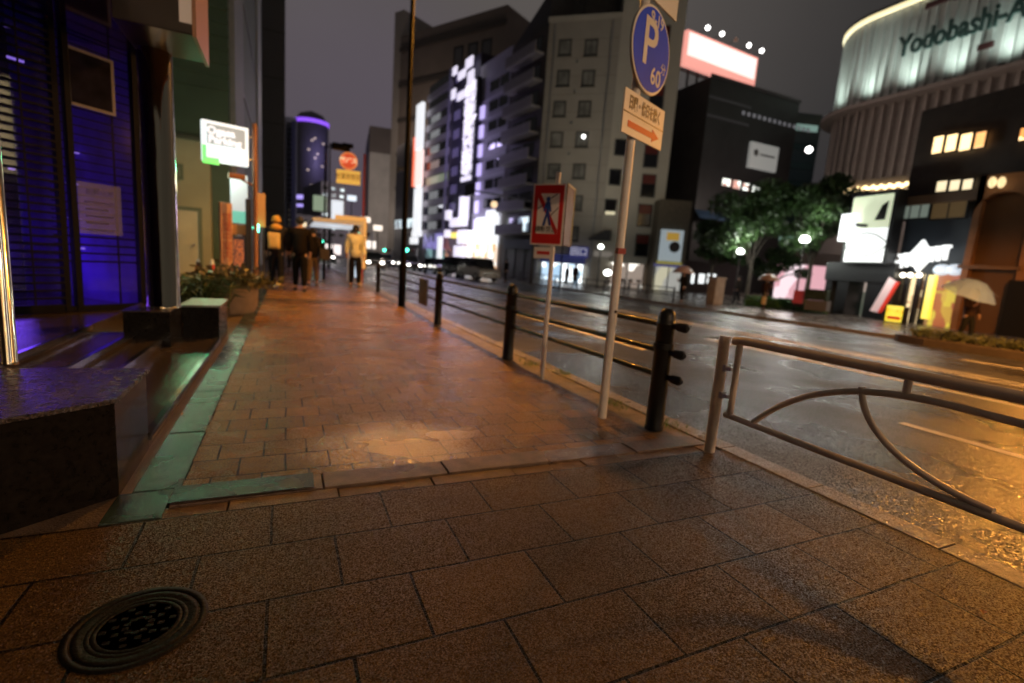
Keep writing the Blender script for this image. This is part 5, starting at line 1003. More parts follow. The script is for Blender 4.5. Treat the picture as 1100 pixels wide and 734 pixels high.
# ------------------------------------------------------------------ vehicles
def car(x, y, rz_, label, L_=4.4, W_=1.75, Hc=1.5, paint=(.02, .02, .025), van=False, head=0, sign=None, group='vehicles in the road'):
    z0 = rz(min(max(x, 2.7), XF)); t = thing('car', label, 'car', (x, y, z0), rz_, group)  # local +y is forward
    pm = M('paint_%02d%02d%02d' % tuple(int(c*99) for c in paint), paint, .2, .3, coat=1.)
    h = L_/2; hw = W_/2
    prof = [(-h, .35), (-h, .85), (-h+.15, .95), (-h+.7, 1.0), (h-1.25, .98), (h-.2, .78), (h, .62), (h, .32)] if not van else [(-h, .32), (-h, 1.0), (-h+.1, 1.05), (h-.9, 1.05), (h-.15, .9), (h, .7), (h, .3)]
    def side(poly, w0, w1): # poly in (y,z), extruded in x
        n_ = len(poly); return [(w0, p[0], p[1]) for p in poly]+[(w1, p[0], p[1]) for p in poly], [tuple(range(n_)), tuple(range(n_, 2*n_))[::-1]]+[((i+1) % n_, i, n_+i, n_+(i+1) % n_) for i in range(n_)]
    MB()._add(*side(prof, -hw, hw)).build('body', pm, t, .06)
    cab = [(-h+.25, .99), (-h+.75, Hc-.03), (h-2.0, Hc), (h-1.2, .97)] if not van else [(-h+.05, 1.04), (-h+.2, Hc-.02), (h-1.3, Hc), (h-.7, 1.03)]
    MB()._add(*side(cab, -hw+.10, hw-.10)).build('cabin_glass', dark_glass, t, .05)
    rf = [(cab[1][0]-.02, cab[1][1]-.02), (cab[1][0]+.02, cab[1][1]+.035), (cab[2][0], cab[2][1]+.035), (cab[2][0]+.05, cab[2][1]-.02)]; MB()._add(*side(rf, -hw+.09, hw-.09)).build('roof', pm, t, .015)
    for sx in (-1, 1):
        for yy in (-h+.85, h-.85):
            w_ = MB().tube([(sx*(hw-.2), yy, .31), (sx*(hw+.01), yy, .31)], .31, 20).build('wheel', M('tyre', (.015, .015, .015), .8), t); MB().tube([(sx*(hw+.0), yy, .31), (sx*(hw+.02), yy, .31)], .18, 12).build('rim', alu, w_)
        MB().ball((sx*(hw-.3), h-.03, .62), .17, .06, .10).build('headlight', E('headlight_on', (1, .95, .85), 25) if head else M('headlight_off', (.4, .4, .4), .1), t)
        MB().box(sx*(hw-.3)-.12, sx*(hw-.3)+.12, -h-.02, -h+.05, .68, .84).build('tail_light', M('tail_lamp', (.3, .01, .01), .3, emit=(1, .03, .02), es=1.5), t)
        MB().box(sx*(hw+.02)-.07, sx*(hw+.02)+.07, h-1.45, h-1.3, .95, 1.08).build('mirror', pm, t)
    MB().box(-.35, .35, h-.0, h+.015, .38, .50).build('number_plate', M('plate_white', (.6, .6, .6), .4), t); MB().box(-.5, .5, h-.01, h+.01, .53, .60).build('grille', dark_metal, t)
    if sign: MB().box(-.25, .25, -.1, .1, Hc+.04, Hc+.2).build('roof_sign', E('taxi_sign', (1, .9, .6), 2.), t, .03)
    if head: lamp('beam', t, (0, h+.1, .65), (1, .95, .85), head, 'SPOT', .1, (PI/2-.05, 0, 0), spot=1.2)
    return t
# positions from the photo: oncoming traffic in the near lanes faces the camera
def road_at(px, Y): return AY(px, 285, Y)[0]
rd = PI
car(road_at(399, 46), 46, rd, 'car with bright headlights oncoming near the kerb past the lamp pole', head=60, paint=(.2, .2, .2))
car(road_at(413, 60), 60, rd, 'smaller oncoming car with headlights behind the first one', head=40, paint=(.05, .05, .06))
car(road_at(440, 52), 52, rd, 'oncoming car whose headlights show beside the lamp pole', head=50, paint=(.1, .1, .12))
car(road_at(350, 58)-0, 58, rd, 'dark oncoming car waiting beyond the bus shelter', head=20, paint=(.02, .02, .02))
car(road_at(514, 38), 38, rd+.1, 'grey taxi van with a roof lamp before the dazzling shop', paint=(.5, .48, .44), van=True, Hc=1.75, sign=1)
car(road_at(494, 43), 43, rd+.1, 'dark taxi van just behind the grey taxi van', paint=(.02, .02, .03), van=True, Hc=1.75)
car(road_at(470, 48), 48, rd+.1, 'dark sloping car left of the taxis', paint=(.03, .035, .06))
# ------------------------------------------------------------------ traffic lights
def traffic(px, py, dep, label, s_=1.):
    P = D(px, py, dep); t = thing('traffic_light', label, 'traffic light', (P[0], P[1], ZG), 0, 'green traffic lights down the street'); h = P[2]-ZG
    MB().tube([(.9, .1, 0), (.9, .1, h+.3)], .09, 8).tube([(.9, .1, h+.1), (-.2, .1, h+.1)], .05, 6).build('pole', galv, t); MB().box(-.6, .6, -.1, .15, h-.22, h+.22).build('housing', dark_metal, t, .05)
    for i, m_ in enumerate((E('green_signal', (.1, 1., .62), 16), M('amber_off', (.12, .08, .01), .3), M('red_off', (.12, .01, .01), .3))): 
        q = MB(); q.ball((-.38+i*.38, -.12, h), .2 if i == 0 else .14, .06, .2 if i == 0 else .14); q.build('signal_lens', m_, t)
traffic(340, 252, 62, 'green traffic light just right of the walking couple'); traffic(350.5, 260, 70, 'small green traffic light below the bus shelter roof'); traffic(391, 251.5, 55, 'green traffic light right of the yellow jacketed person'); traffic(440, 269, 60, 'green traffic light showing beside the lamp pole'); traffic(415.5, 269, 80, 'dim green traffic light between lamp pole and red pole')
# blurred far shop lights
for i, (px, py, dep, r, c, s_, lab) in enumerate(((357, 268, 90, 1.5, (1, .85, .8), 7, 'cluster of pinkish white lights under the bus shelter roof'), (397, 263, 95, 1.2, (1, .9, .8), 7, 'bright white lights above the oncoming headlights'), (406, 245, 100, .9, (1, .85, .7), 5, 'round warm light on the far block'), (393, 236, 100, .9, (1, .85, .7), 5, 'small warm light high at the street end'), (325, 241, 95, .7, (1, .8, .5), 3, 'small warm light beyond the couple'), (378, 213, 90, .8, (.8, .9, 1), 3, 'faint cool light below the orange bus signs'))):
    P = D(px, py, dep); o = thing('distant_light_sign', lab, 'light sign', (P[0], P[1], ZG), 0); h = P[2]-ZG
    MB().tube([(0, .2, 0), (0, .2, h)], .1, 6).build('post', dark_metal, o); MB().box(-r, r, 0, .2, h-r*.6, h+r*.6).build('light_box', E('far_sign_%d' % i, c, s_), o, .1)
    if i in (1, 2): lamp('sign_fill', o, (0, -2.5, h+3), (1, .85, .75), 1500, 'POINT', .6)  # fill lamp above the sign, added to brighten the street-end office
P = D(355, 224, 80); o = thing('white_far_billboard', 'bright white rectangular billboard above the bus shelter', 'billboard', (P[0], P[1], 0), .1); MB().box(.2, 2.0, 0, .4, P[2]-1.6, P[2]+1.4).build('light_box', E('white_far', (.9, .95, 1), .85), o); MB().box(-2.6, -.6, 0, .4, P[2]-.6, P[2]+1.8).build('side_box', E('pale_green_far', (.5, .7, .4), .35), o); MB().tube([(0, .2, 0), (0, .2, P[2]-3)], .25, 8).build('post', dark_metal, o)
# ------------------------------------------------------------------ bus stop
P = np.array([2.66, 20.05]); P = G(388.5, 304)[:2]*.95; bs_ = thing('bus_stop_pole', 'red pole with a round orange sign and a yellow plate', 'bus stop sign', (P[0], P[1], 0)); d_ = np.hypot(*P)
hz1 = AP(388, 165, P[0], P[1])[2]; redp = M('red_pole', (.40, .03, .03), .4, coat=.4); MB().tube([(0, 0, 0), (0, 0, hz1)], .045, 10).build('pole', redp, bs_)
FBs = Frame(P, -8); a_, b__, u_, v_ = FBs.R(365, 164, 384, 183); mb = MB(); disc(mb, (a_+b__)/2, (u_+v_)/2, (v_-u_)/2, -.08, .0); q = rotmesh(mb, -8).build('round_sign', M('orange_sign', (.65, .2, .06), .4, emit=(1, .3, .08), es=.55), bs_)
mb = MB(); disc(mb, (a_+b__)/2, (u_+v_)/2, (v_-u_)/2*.82, -.10, -.081); rotmesh(mb, -8).build('sign_ring', M('red_orange_sign', (.6, .08, .03), .4, emit=(1, .12, .04), es=.5), q)
text('lettering', '都バス', (v_-u_)*.33, M('pale_orange_letter', (.8, .5, .3), .5, emit=(1, .7, .4), es=.7), q, sub(-8, (a_+b__)/2, -.12, (u_+v_)/2), (PI/2, 0, math.radians(-8)), .01, bold=.01)
a_, b__, u_, v_ = FBs.R(361.5, 183.5, 387, 198); q = rotmesh(MB().box(a_, b__, -.06, .02, u_, v_), -8).build('yellow_plate', M('yellow_plate', (.75, .45, .08), .4, emit=(1, .55, .1), es=.6), bs_); text('lettering', '秋葉原駅前', (v_-u_)*.5, M('brown_ink', (.3, .12, .02), .5), q, sub(-8, (a_+b__)/2, -.08, (u_+v_)/2), (PI/2, 0, math.radians(-8)), .005, sx=.75)
P = G(362, 306)[:2]*.97; o = thing('bus_shelter', 'white-lit bus shelter frame with a yellowish end panel', 'bus shelter', (P[0], P[1], 0), math.radians(0)); hs = AP(362, 236, P[0], P[1])[2]
wl = M('white_frame_lit', (.7, .72, .75), .3); MB().box(-.75, .78, -.1, 3.4, hs-.12, hs).build('roof', wl, o); MB().box(-.7, .7, .2, 3.2, hs-.16, hs-.121).build('roof_light', E('shelter_light', (.85, .92, 1.), .6), o)
for x, yv in ((.66, -.05), (.66, 3.3)): MB().box(x, x+.1, yv, yv+.1, 0, hs-.121).build('post', wl, o)
MB().box(.56, .64, .1, .16, .3, hs-.3).build('light_panel', E('panel_light', (.7, .85, 1.), 1.4), o); MB().box(.77, .87, -.12, -.02, 0.6, hs+.1).box(-.1, .87, -.12, -.102, hs+.0, hs+.14).build('yellow_end_panel', M('yellow_end', (.6, .4, .15), .4, emit=(1, .6, .2), es=.35), o)
lamp('shelter_lamp', o, (0, 1.5, hs-.3), (.85, .92, 1.), 25, 'POINT', .3)
# ------------------------------------------------------------------ signs at left
SP = G(275, 319)[:2]; FSg = Frame(SP, 15); rust = M('rusty_orange_pole', (.32, .15, .07), .5, var=.2)
o = thing('lit_parking_sign_pole', 'orange-brown pole holding the white and green lit parking sign', 'sign', (SP[0], SP[1], 0), math.radians(15)); hz1 = FSg.S(271, 133)[1]
MB().tube([(0, 0, 0), (0, 0, hz1)], .045, 10).build('pole', rust, o); a_, b__, u_, v_ = FSg.R(216, 134, 265.5, 176)
q = MB().box(a_, b__, -.12, .02, u_, v_).build('light_box', E('white_sign_light', (.9, 1., .98), 2.6), o, .01)
Hs = v_-u_; MB().box(a_+.08, b__-.06, -.135, -.121, u_+Hs*.42, v_-.06).build('grey_face', M('grey_sign_face', (.35, .4, .4), .4, emit=(.55, .65, .65), es=.55), q)
MB().box(a_+.0, a_+(b__-a_)*.35, -.135, -.122, u_-.06, u_+Hs*.38).build('green_face', E('green_light_face', (.03, 1., .16), 2.6), q); MB().box(a_+(b__-a_)*.08, b__-.03, -.145, -.136, u_+.06, u_+Hs*.38).build('white_strip', E('white_sign_strip', (.85, 1., .9), 3.5), q)
text('lettering', 'Ogasa', Hs*.26, E('white_sign_letter', (1, 1, 1), 3), q, (a_+(b__-a_)*.40, -.14, v_-Hs*.24), ext=.004, bold=.006); text('lettering', 'Parking', Hs*.26, MATS['white_sign_letter'], q, (a_+(b__-a_)*.48, -.14, v_-Hs*.46), ext=.004, bold=.006)
for z in (u_+.15, v_-.15): MB().tube([(b__, -.05, z), (0, 0, z)], .02, 6).build('bracket', galv, o)
lamp('sign_fill', o, ((a_+b__)/2, 1.0, (u_+v_)/2-.3), (.95, 1., .62), 520, 'POINT', .4)
lamp('green_glow', o, (a_, -.3, u_-.1), (.04, 1., .4), 240, 'SPOT', .1, (math.radians(55), 0, math.radians(-15+4+180)), spot=1.5)
o = thing('camera_on_pole', 'small orange security camera bracket on the sign pole', 'camera', (SP[0], SP[1], 0), math.radians(15)); s_, z_ = FSg.S(254, 190); MB().box(s_-.15, s_+.15, -.1, .02, z_-.05, z_+.05).tube([(s_, 0, z_), (0, 0, z_-.15)], .02, 6).build('camera_body', rust, o, .01)
def flat_sign(name, label, cat, x0, y0, x1, y1, Y, m_, foot=None, th=8, bev=.01):
    O_ = AY((x0+x1)/2, y1, Y); f_ = Frame(O_, th); a_, b__, u_, v_ = f_.R(x0, y0, x1, y1); t = thing(name, label, cat, (O_[0], O_[1], 0), math.radians(th)); bo = MB().box(a_, b__, -.03, .03, u_, v_).build('board', m_, t, bev)
    if foot: MB().box(a_+.02, a_+.07, -.02, .02, 0, u_-.002).box(b__-.07, b__-.02, -.02, .02, 0, u_-.002).build('legs', dark_metal, t)
    return t, f_, a_, b__, u_, v_, bo
t, f_, a_, b__, u_, v_, bo = flat_sign('blue_white_banner', 'tall pale blue and teal panel below the lit sign', 'sign', 247.5, 188, 266, 240, 13.2, M('pale_blue_panel', (.35, .45, .6), .4, emit=(.5, .65, .85), es=.38), True)
MB().box(a_, b__, -.034, -.031, u_, u_+(v_-u_)*.25).build('teal_band', M('teal_band', (.1, .4, .4), .4, emit=(.15, .7, .65), es=.4), bo)
t, f_, a_, b__, u_, v_, bo = flat_sign('orange_box_sign', 'small orange box sign under the pale blue panel', 'sign', 248, 241.5, 264, 252, 13.0, M('dull_orange', (.45, .2, .06), .5), True)
t, f_, a_, b__, u_, v_, bo = flat_sign('navy_vertical_sign', 'navy upright sign with orange vertical characters', 'sign', 249.5, 254, 263, 292, 12.6, M('navy_sign', (.02, .03, .12), .4), True)
text('lettering', '居酒屋', (v_-u_)*.30, M('orange_letter', (.6, .2, .08), .5, emit=(1, .35, .12), es=.25), bo, ((a_+b__)/2, -.035, (u_+v_)/2), ext=.002, vertical=True)
t, f_, a_, b__, u_, v_, bo = flat_sign('leaning_menu_board', 'tall pale peach board with faded red characters', 'sign', 236.5, 218, 249, 292, 12.2, M('peach_board', (.55, .33, .22), .5, var=.15), False, 40)
text('lettering', '営業中案内', (v_-u_)*.16, M('faded_red', (.4, .08, .05), .5), bo, ((a_+b__)/2, -.035, (u_+v_)/2), ext=.002, vertical=True)
t, f_, a_, b__, u_, v_, bo = flat_sign('dark_upright_panel', 'black upright panel between the navy sign and the pole', 'sign', 264, 214, 270, 300, 12.9, M('black_panel', (.01, .01, .012), .4), False)
t, f_, a_, b__, u_, v_, bo = flat_sign('small_orange_hanging_sign', 'orange rectangular sign right of the rusty pole', 'sign', 275.5, 208, 285, 244, 13.6, M('dull_orange2', (.5, .26, .09), .5), True)
P = AY(275, 245, 13.4); o = thing('small_green_signal', 'tiny green signal light on the rusty pole', 'light', (P[0], P[1], P[2])); MB().ball((0, 0, 0), .07).box(-.06, .06, .0, .1, -.09, .09).build('lens', E('green_signal', (.1, 1., .62), 16), o)
# traffic cones
def cone(px, py, Y, label):
    P = AY(px, py, Y); t = thing('traffic_cone', label, 'traffic cone', (P[0], P[1], 0), 0, 'striped cones by the beige wall'); MB().box(-.19, .19, -.19, .19, 0, .04).build('base', M('cone_blue', (.03, .06, .2), .5), t, .01)
    for i in range(5):
        z0, z1 = .04+i*.13, .04+(i+1)*.13; r0, r1 = .13-.02*i, .13-.02*(i+1); MB().lathe([(r0, z0), (r1, z1)], seg=16).build('band', M('cone_red', (.45, .04, .03), .5) if i % 2 else M('cone_white', (.6, .55, .5), .5), t)
cone(213, 291, 13.6, 'red and white striped cone nearest the chrome column'); cone(228, 291, 14.0, 'red and white striped cone nearest the leaning menu board')
# ------------------------------------------------------------------ planter pot and plants
P = AY(249, 334, 9.1); pt = thing('round_planter', 'round stone planter pot full of leafy plants beside the green strip', 'planter', (P[0], P[1], 0)); rad_ = 23/FP*9.0
MB().lathe([(rad_*.82, 0), (rad_*.95, .12), (rad_, .40), (rad_*1.03, .44), (rad_*.9, .45), (rad_*.88, .38), (0, .37)], seg=32).build('pot', M('planter_stone', (.26, .20, .15), .6, var=.2, vs=6, bump=.4, bs=60), pt)
pc = pt; leaves(1700, lambda: (random.gauss(0, .24), random.gauss(0, .22), .42+abs(random.gauss(0, .12))), .055, M('pot_leaf', (.12, .11, .04), .5, var=.5, vs=5), 'foliage', pc)
P = AY(210, 320, 8.4); sp_ = thing('spiky_shrub', 'dark shrub with long strap leaves behind the chrome column', 'shrub', (P[0], P[1], 0)); mb = MB()
for k in range(90):
    a = random.random()*2*PI; L_ = random.uniform(.45, .85); e_ = random.uniform(.4, 1.2); x, y = random.gauss(0, .14), random.gauss(0, .14); pts = [(x, y, .15), (x+math.cos(a)*L_*.5*math.cos(e_), y+math.sin(a)*L_*.5*math.cos(e_), .2+L_*.55*math.sin(e_)), (x+math.cos(a)*L_*math.cos(e_*.6), y+math.sin(a)*L_*math.cos(e_*.6), .2+L_*.55*math.sin(e_)*.9)]
    mb.tube(pts, [.012, .014, .002], 4, False)
mb.build('strap_leaves', leaf_dark, sp_); MB().box(-.4, .4, -.3, .3, 0, .16).build('soil_bed', M('soil', (.04, .03, .02), .9), sp_)
P = AY(190, 318, 8.6); o = copy_tree(sp_); o.location = (P[0]-.1, P[1], 0); o.rotation_euler = (0, 0, 2); o['label'] = 'second strap-leaved shrub, half hidden by the chrome column'
# weeds at the kerb
wm = M('weed_green', (.12, .20, .03), .5, var=.3)
for px, py, lab in ((712, 458, 'tuft of green weeds at the foot of the nearest bollard'), (566, 392, 'patch of weeds beside the middle bollard'), (600, 402, 'small weeds behind the red sign post'), (655, 436, 'thin weeds by the tall sign pole')):
    P = G(px, py); mb = MB()
    for k in range(46):
        x, y = random.gauss(0, .05), random.gauss(0, .07); a = random.random()*6.28; h = random.uniform(.02, .06); mb._add([(x-.004, y, 0), (x+.004, y, 0), (x+math.cos(a)*.03, y+math.sin(a)*.03, h)], [(0, 1, 2), (2, 1, 0)])
    q = mb.build('weed_tuft', wm); q.location = (max(P[0], 2.31)+.06, P[1], 0); tag(q, lab, 'weeds')
# ------------------------------------------------------------------ people
def skin(name, chains, mat, parent, sub_=1):
    """chains: list of lists of (x,y,z,r); equal points are merged, first vertex is the root"""
    V = []; Rr_ = []; Ed = []; idx = {}
    for ch in chains:
        prev = None
        for (x, y, z, r) in ch:
            k_ = (round(x, 4), round(y, 4), round(z, 4))
            if k_ not in idx: idx[k_] = len(V); V.append((x, y, z)); Rr_.append(r)
            if prev is not None and prev != idx[k_]: Ed.append((prev, idx[k_]))
            prev = idx[k_]
    me = bpy.data.meshes.new(name); me.from_pydata(V, Ed, []); o = bpy.data.objects.new(name, me); col.objects.link(o)
    m_ = o.modifiers.new('Skin', 'SKIN'); m_.use_smooth_shade = True
    for i, r in enumerate(Rr_): me.skin_vertices[0].data[i].radius = (r, r) if not isinstance(r, tuple) else r; me.skin_vertices[0].data[i].use_root = (i == 0)
    s_ = o.modifiers.new('Sub', 'SUBSURF'); s_.levels = sub_; s_.render_levels = sub_
    bpy.context.view_layer.update(); dg = bpy.context.evaluated_depsgraph_get(); new = bpy.data.meshes.new_from_object(o.evaluated_get(dg)); o.modifiers.clear(); o.data = new; bpy.data.meshes.remove(me); new.materials.clear(); new.materials.append(mat); new.name = name
    o.parent = parent; return o
skin_m = M('skin', (.45, .27, .19), .5)
def person(loc, face, label, h=1.72, jacket=(.02, .02, .02), trousers=(.015, .015, .018), shoes=(.03, .03, .03), hair=(.01, .008, .007), hat=None, stride=.12, armsp=.0, mask=False, hood=None, skirt=False, armup=False, legskin=False):
    t = thing('person', label, 'person', loc, face); k = h/1.72; A = {}
    def S(l_): return [(x*k, y*k, z*k, r*k) for x, y, z, r in l_]
    yl, yr = stride, -stride; el = .03
    spine = [(0, 0, .95, .10), (0, .0, 1.12, .10), (0, -.01, 1.30, .12), (0, 0, 1.43, .10), (0, .01, 1.50, .055), (0, .02, 1.56, .062), (0, .03, 1.62, .085), (0, .02, 1.69, .07)]
    nose = [(0, .03, 1.62, .085), (0, .115, 1.605, .014)]
    def leg(s_, yy): return [(0, 0, .95, .10), (s_*.095, 0, .90, .075), (s_*.10, yy*.55+.03, .50, .06), (s_*.10, yy-.02, .09, .042), (s_*.11, yy+.10, .035, .036), (s_*.11, yy+.17, .028, .025)]
    def arm(s_, sw, up=False):
        if up: pts = [(s_*.18, 0, 1.41, .062), (s_*.24, .06, 1.16, .045), (s_*.16, .26, 1.22, .035)]; w_ = (s_*.15, .31, 1.26, .03); dirv = (0, .02, .05)
        else: pts = [(s_*.18, 0, 1.41, .062), (s_*.225, sw*.3-.02, 1.15, .047), (s_*.225, sw+.05, .92, .033)]; w_ = (s_*.222, sw+.07, .86, .024); dirv = (0, .02, -.05)
        return [(0, 0, 1.43, .10)]+pts+[w_], w_, dirv
    aL, wL, dL = arm(-1, .08); aR, wR, dR = arm(1, -.08, armup)
    ch = [S(spine), S(nose), S(leg(-1, yl)), S(leg(1, yr)), S(aL), S(aR)]
    for w_, dv, sg in ((wL, dL, -1), (wR, dR, 1)):
        for fi, off in enumerate((-.024, -.008, .008, .022)):
            L_ = (1.05, 1.15, 1.1, .9)[fi]; ch.append(S([w_, (w_[0]-sg*.004, w_[1]+off+dv[1]*.6, w_[2]+dv[2]*L_, .009), (w_[0]-sg*.014, w_[1]+off+dv[1]*1.2, w_[2]+dv[2]*L_*1.8, .007)]))
        ch.append(S([w_, (w_[0]-sg*.015, w_[1]+.04, w_[2]+dv[2]*.3, .010), (w_[0]-sg*.02, w_[1]+.055, w_[2]+dv[2]*.9, .008)]))
    skin('body', ch, skin_m, t)
    jm_ = M('cloth_%03d%03d%03d' % tuple(int(c*999) for c in jacket), jacket, .9, spec=.08, var=.15, vs=6, bump=.3, bs=14)
    tors = [(0, 0, .80, .19), (0, 0, 1.02, .18), (0, -.01, 1.26, .19), (0, 0, 1.43, .14), (0, .0, 1.49, .08)]
    def sleeve(a_): return [(0, 0, 1.43, .125)]+[(p[0]*1.03, p[1], p[2], p[3]*1.5) for p in a_[1:-1]]
    jk = skin('jacket', [S(tors), S(sleeve(aL)), S(sleeve(aR))], jm_, t)
    tm_ = M('cloth_%03d%03d%03d' % tuple(int(c*999) for c in trousers), trousers, .9, spec=.08, bump=.3, bs=14)
    def tl(s_, yy): return [(0, 0, .93, .14), (s_*.085, 0, .86, .12), (s_*.09, yy*.55+.03, .50, .088), (s_*.10, yy-.02, .11 if not legskin else .45, .062)]
    skin('trousers', [S([(0, 0, .98, .13), (0, 0, .93, .13)]), S(tl(-1, yl)), S(tl(1, yr))], tm_, t)
    sm_ = M('shoe_%03d' % int(shoes[0]*999), shoes, .5)
    for s_, yy in ((-1, yl), (1, yr)): skin('shoe', [S([(s_*.10, yy-.05, .05, .05), (s_*.11, yy+.08, .045, .05), (s_*.11, yy+.17, .035, .035)])], sm_, t)
    hm = MB().ball((0, .005*k, 1.655*k), .098*k, .108*k, .095*k)
    hm.v = [v for v in hm.v]; hh_ = hm.build('hat' if hat else 'hair', M('hat_%03d' % int(hat[0]*999), hat, .8, bump=.5, bs=60) if hat else M('hair_dark', hair, .5, bump=.5, bs=60), t)
    if hat: MB().lathe([(.101*k, 1.60*k), (.106*k, 1.60*k), (.106*k, 1.645*k), (.100*k, 1.65*k)], (0, .005*k, 0), 20).build('brim', MATS['hat_%03d' % int(hat[0]*999)], hh_)
    for s_ in (-1, 1):
        MB().ball((s_*.032*k, .108*k, 1.632*k), .012*k, .008*k, .008*k, 8, 6).build('eye', M('eye_dark', (.02, .015, .01), .2), t); MB().ball((s_*.086*k, .02*k, 1.615*k), .012*k, .02*k, .03*k, 8, 6).build('ear', skin_m, t)
    if mask: MB().ball((0, .085*k, 1.585*k), .065*k, .05*k, .045*k, 12, 8).build('face_mask', M('mask_black', (.03, .03, .03), .7), t)
    else: MB().ball((0, .100*k, 1.575*k), .022*k, .008*k, .006*k, 8, 6).build('mouth', M('lips', (.3, .1, .08), .5), t)
    if hood: MB().ball((0, -.07*k, 1.47*k), .13*k, .09*k, .08*k).build('hood', jm_ if hood is True else M('hood_%03d' % int(hood[0]*999), hood, .7), t)
    return t
def backpack(loc, face, label, c, h=1.72, z=1.0, x=0.):
    t = thing('backpack', label, 'backpack', loc, face); m_ = M('bag_%03d' % int(c[0]*999), c, .7, var=.15, vs=8)
    MB().box(x-.14, x+.14, -.33, -.165, z, z+.40).build('bag', m_, t, .04); MB().box(x-.10, x+.10, -.365, -.332, z+.05, z+.2).build('pocket', m_, t, .01)
    for s_ in (-1, 1): MB().tube([(x+s_*.09, -.17, z+.38), (x+s_*.11, -.04, 1.56), (x+s_*.115, .13, 1.42), (x+s_*.12, .165, 1.25), (x+s_*.13, .08, 1.12), (x+s_*.12, -.17, z+.06)], .018, 6).build('strap', M('strap_dark', (.03, .03, .035), .7), t)
    return t
def at(px, py, z=0.): p = G(px, py, z); return (p[0], p[1], z)
A_ = at(297, 311.5); person(A_, .0, 'person in a mustard beanie and dark jacket walking away with a yellow backpack', 1.86, jacket=(.02, .02, .028), trousers=(.012, .013, .02), hat=(.60, .38, .08), hood=(.6, .32, .05), shoes=(.35, .22, .08))
backpack(A_, .0, 'mustard yellow backpack on the beanie wearer\'s back', (.62, .45, .18), z=1.05, x=-.05)
B_ = at(322, 313); person(B_, -.05, 'person in a long dark brown coat walking away beside the beanie wearer', 1.88, jacket=(.010, .008, .008), trousers=(.008, .007, .007), stride=.16, shoes=(.02, .02, .02))
C_ = at(336, 307); person(C_, -.1, 'person in a dark top and tan trousers just ahead of the dark coat', 1.74, jacket=(.012, .010, .010), trousers=(.12, .08, .05), stride=-.15)
o = thing('shoulder_bag', 'dark shoulder bag at the side of the tan-trousered walker', 'bag', (C_[0]+.1, C_[1]-.15, 0)); MB().box(.08, .36, -.1, .08, .8, 1.15).build('bag', M('bag_dark', (.03, .02, .015), .6), o, .03); MB().tube([(.1, 0, 1.12), (.02, 0, 1.45), (-.1, .0, 1.5)], .015, 6).build('strap', MATS['bag_dark'], o)
D_ = at(381, 309); person(D_, PI, 'person in a yellow jacket and dark face mask walking towards the camera', 1.93, jacket=(.78, .78, .62), trousers=(.012, .012, .016), mask=True, hood=True, stride=.08)
backpack(D_, PI, 'dark backpack whose straps cross the yellow jacket', (.02, .02, .02), z=1.05)
E_ = D(313, 300, 24); person((E_[0], E_[1], 0), .1, 'small distant person in brown between the two walkers', 1.7, jacket=(.16, .08, .04), trousers=(.02, .02, .02))
def umbrella(loc, z, r, label, c, alpha=1., tilt=0.):
    t = thing('umbrella', label, 'umbrella', loc); m_ = M('umbrella_%03d' % int(c[0]*999), c, .35, alpha=alpha); n_ = 8; v = [(0, 0, z+.34*r/.5)]; f = []
    for ring_, (rr_, zz_) in enumerate(((.35, .31), (.7, .19), (1., .0))):
        for i in range(16):
            a = i*PI/8; sc2 = rr_*(1 if i % 2 == 0 else .95); v.append((r*sc2*math.cos(a), r*sc2*math.sin(a), z+zz_*r/.5+(0 if i % 2 == 0 else .02*rr_)))
    for i in range(16): f.append((0, 1+i, 1+(i+1) % 16))
    for q_ in range(2):
        for i in range(16): a = 1+q_*16+i; b_ = 1+q_*16+(i+1) % 16; f.append((a, a+16, b_+16, b_))
    if tilt: v = [(x, y*math.cos(tilt)-(zz-z)*math.sin(tilt), z+y*math.sin(tilt)+(zz-z)*math.cos(tilt)) for x, y, zz in v]
    MB()._add(v, f, False).build('canopy', m_, t); MB().tube([(0, 0, z-.75), (0, 0, z+.32*r/.5)], .008, 6).build('shaft', alu, t)
    rb = MB()
    for i in range(8): a = i*PI/4; rb.tube([(0, 0, z+.24*r/.5), (r*.7*math.cos(a), r*.7*math.sin(a), z+.14*r/.5), (r*math.cos(a), r*math.sin(a), z)], .004, 4)
    rb.build('ribs', alu, t); MB().tube([(0, 0, z-.75), (0, 0, z-.82), (0, .04, z-.85), (0, .08, z-.82)], .012, 6).build('handle', M('handle_dark', (.02, .02, .02), .4), t); return t
FZp = -.33
def fperson(px, dep, *a, **k): P = D(px, 330, dep); return (P[0], P[1], FZp)
L1 = fperson(1043, 16.2); L1 = (L1[0], L1[1], -.33); person(L1, math.radians(160), 'person in dark clothes under the clear umbrella by the hedge', 1.65, armup=True, jacket=(.06, .035, .025), trousers=(.02, .02, .02)); umbrella((L1[0]-.12, L1[1]+.1, L1[2]), 1.50, .78, 'large translucent white umbrella beside the hedge at right', (.34, .52, 1.0), .7, tilt=.35)
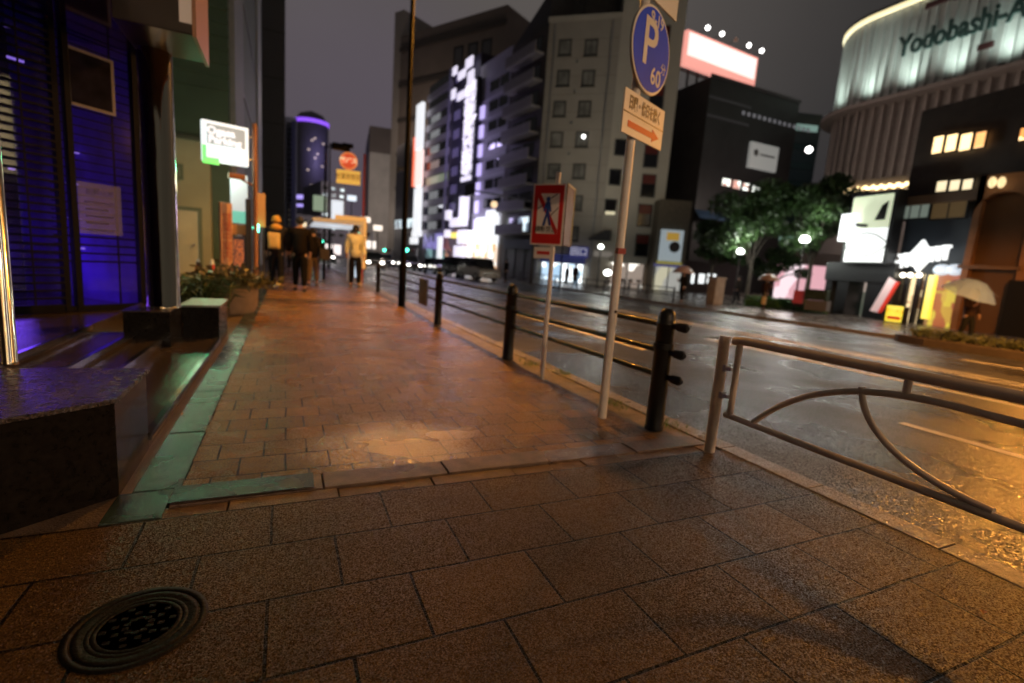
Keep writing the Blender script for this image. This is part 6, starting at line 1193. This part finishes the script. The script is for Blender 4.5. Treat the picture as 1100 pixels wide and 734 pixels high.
L2 = fperson(731, 27.5); person(L2, math.radians(90), 'person in black standing on the far pavement under a pale umbrella', 1.7, armup=True); umbrella((L2[0]-.1, L2[1], L2[2]), 1.62, .62, 'pale pinkish umbrella held before the poster building', (.55, .40, .38), .9)
L3 = fperson(820, 26.5); person(L3, math.radians(-80), 'person walking under the green-lit tree with pale tote bag', 1.65, armup=True, jacket=(.05, .03, .03)); umbrella((L3[0]+.1, L3[1], L3[2]), 1.55, .55, 'dull peach umbrella over the walker beneath the trees', (.40, .25, .18), .95)
o = thing('tote_bag', 'pale yellow tote bag beside the walker beneath the trees', 'bag', L3, .6); MB().box(-.42, -.1, -.1, .1, .28, .70).build('bag', M('tote_cream', (.6, .45, .22), .7), o, .03); MB().tube([(-.36, 0, .70), (-.26, 0, .95), (-.16, 0, .70)], .012, 6).build('handle', MATS['tote_cream'], o)
L4 = fperson(606, 36); person(L4, math.radians(60), 'dark silhouetted person standing before the convenience store, left one', 1.7); L5 = fperson(615, 36); person(L5, math.radians(200), 'dark silhouetted person standing before the convenience store, right one', 1.78, jacket=(.03, .02, .03))
L6 = fperson(541, 39); person(L6, math.radians(100), 'dark person standing at the far kerb left of the red sign', 1.8)
L7 = fperson(790, 31.5); person(L7, math.radians(20), 'dark person half hidden in the shade of the left street tree', 1.72)
# overhead cable sign arm near the neon building
o = thing('traffic_signal_arm', 'dark horizontal signal arm crossing in front of the balconies', 'signal arm', FL.O, FL.t); P1_ = FL.S(505, 204, -6); P2_ = FL.S(577, 217, -6)
MB().tube([(P1_[0], -6, P1_[1]), (P2_[0], -6, P2_[1])], .09, 8).build('arm', dark_metal, o); MB().tube([(P2_[0], -6, ZG), (P2_[0], -6, P2_[1]+.5)], .13, 10).build('pole', dark_metal, o); MB().box(P1_[0]-.9, P1_[0]+.9, -6.2, -5.9, P1_[1]-.6, P1_[1]+.6).build('housing', dark_metal, o, .05)
s_, z_ = FL.S(532, 217.5, -6); MB().ball((s_, -6.1, z_-.2), .3).build('warning_lamp', E('amber_lamp', (1, .7, .4), 4), o)
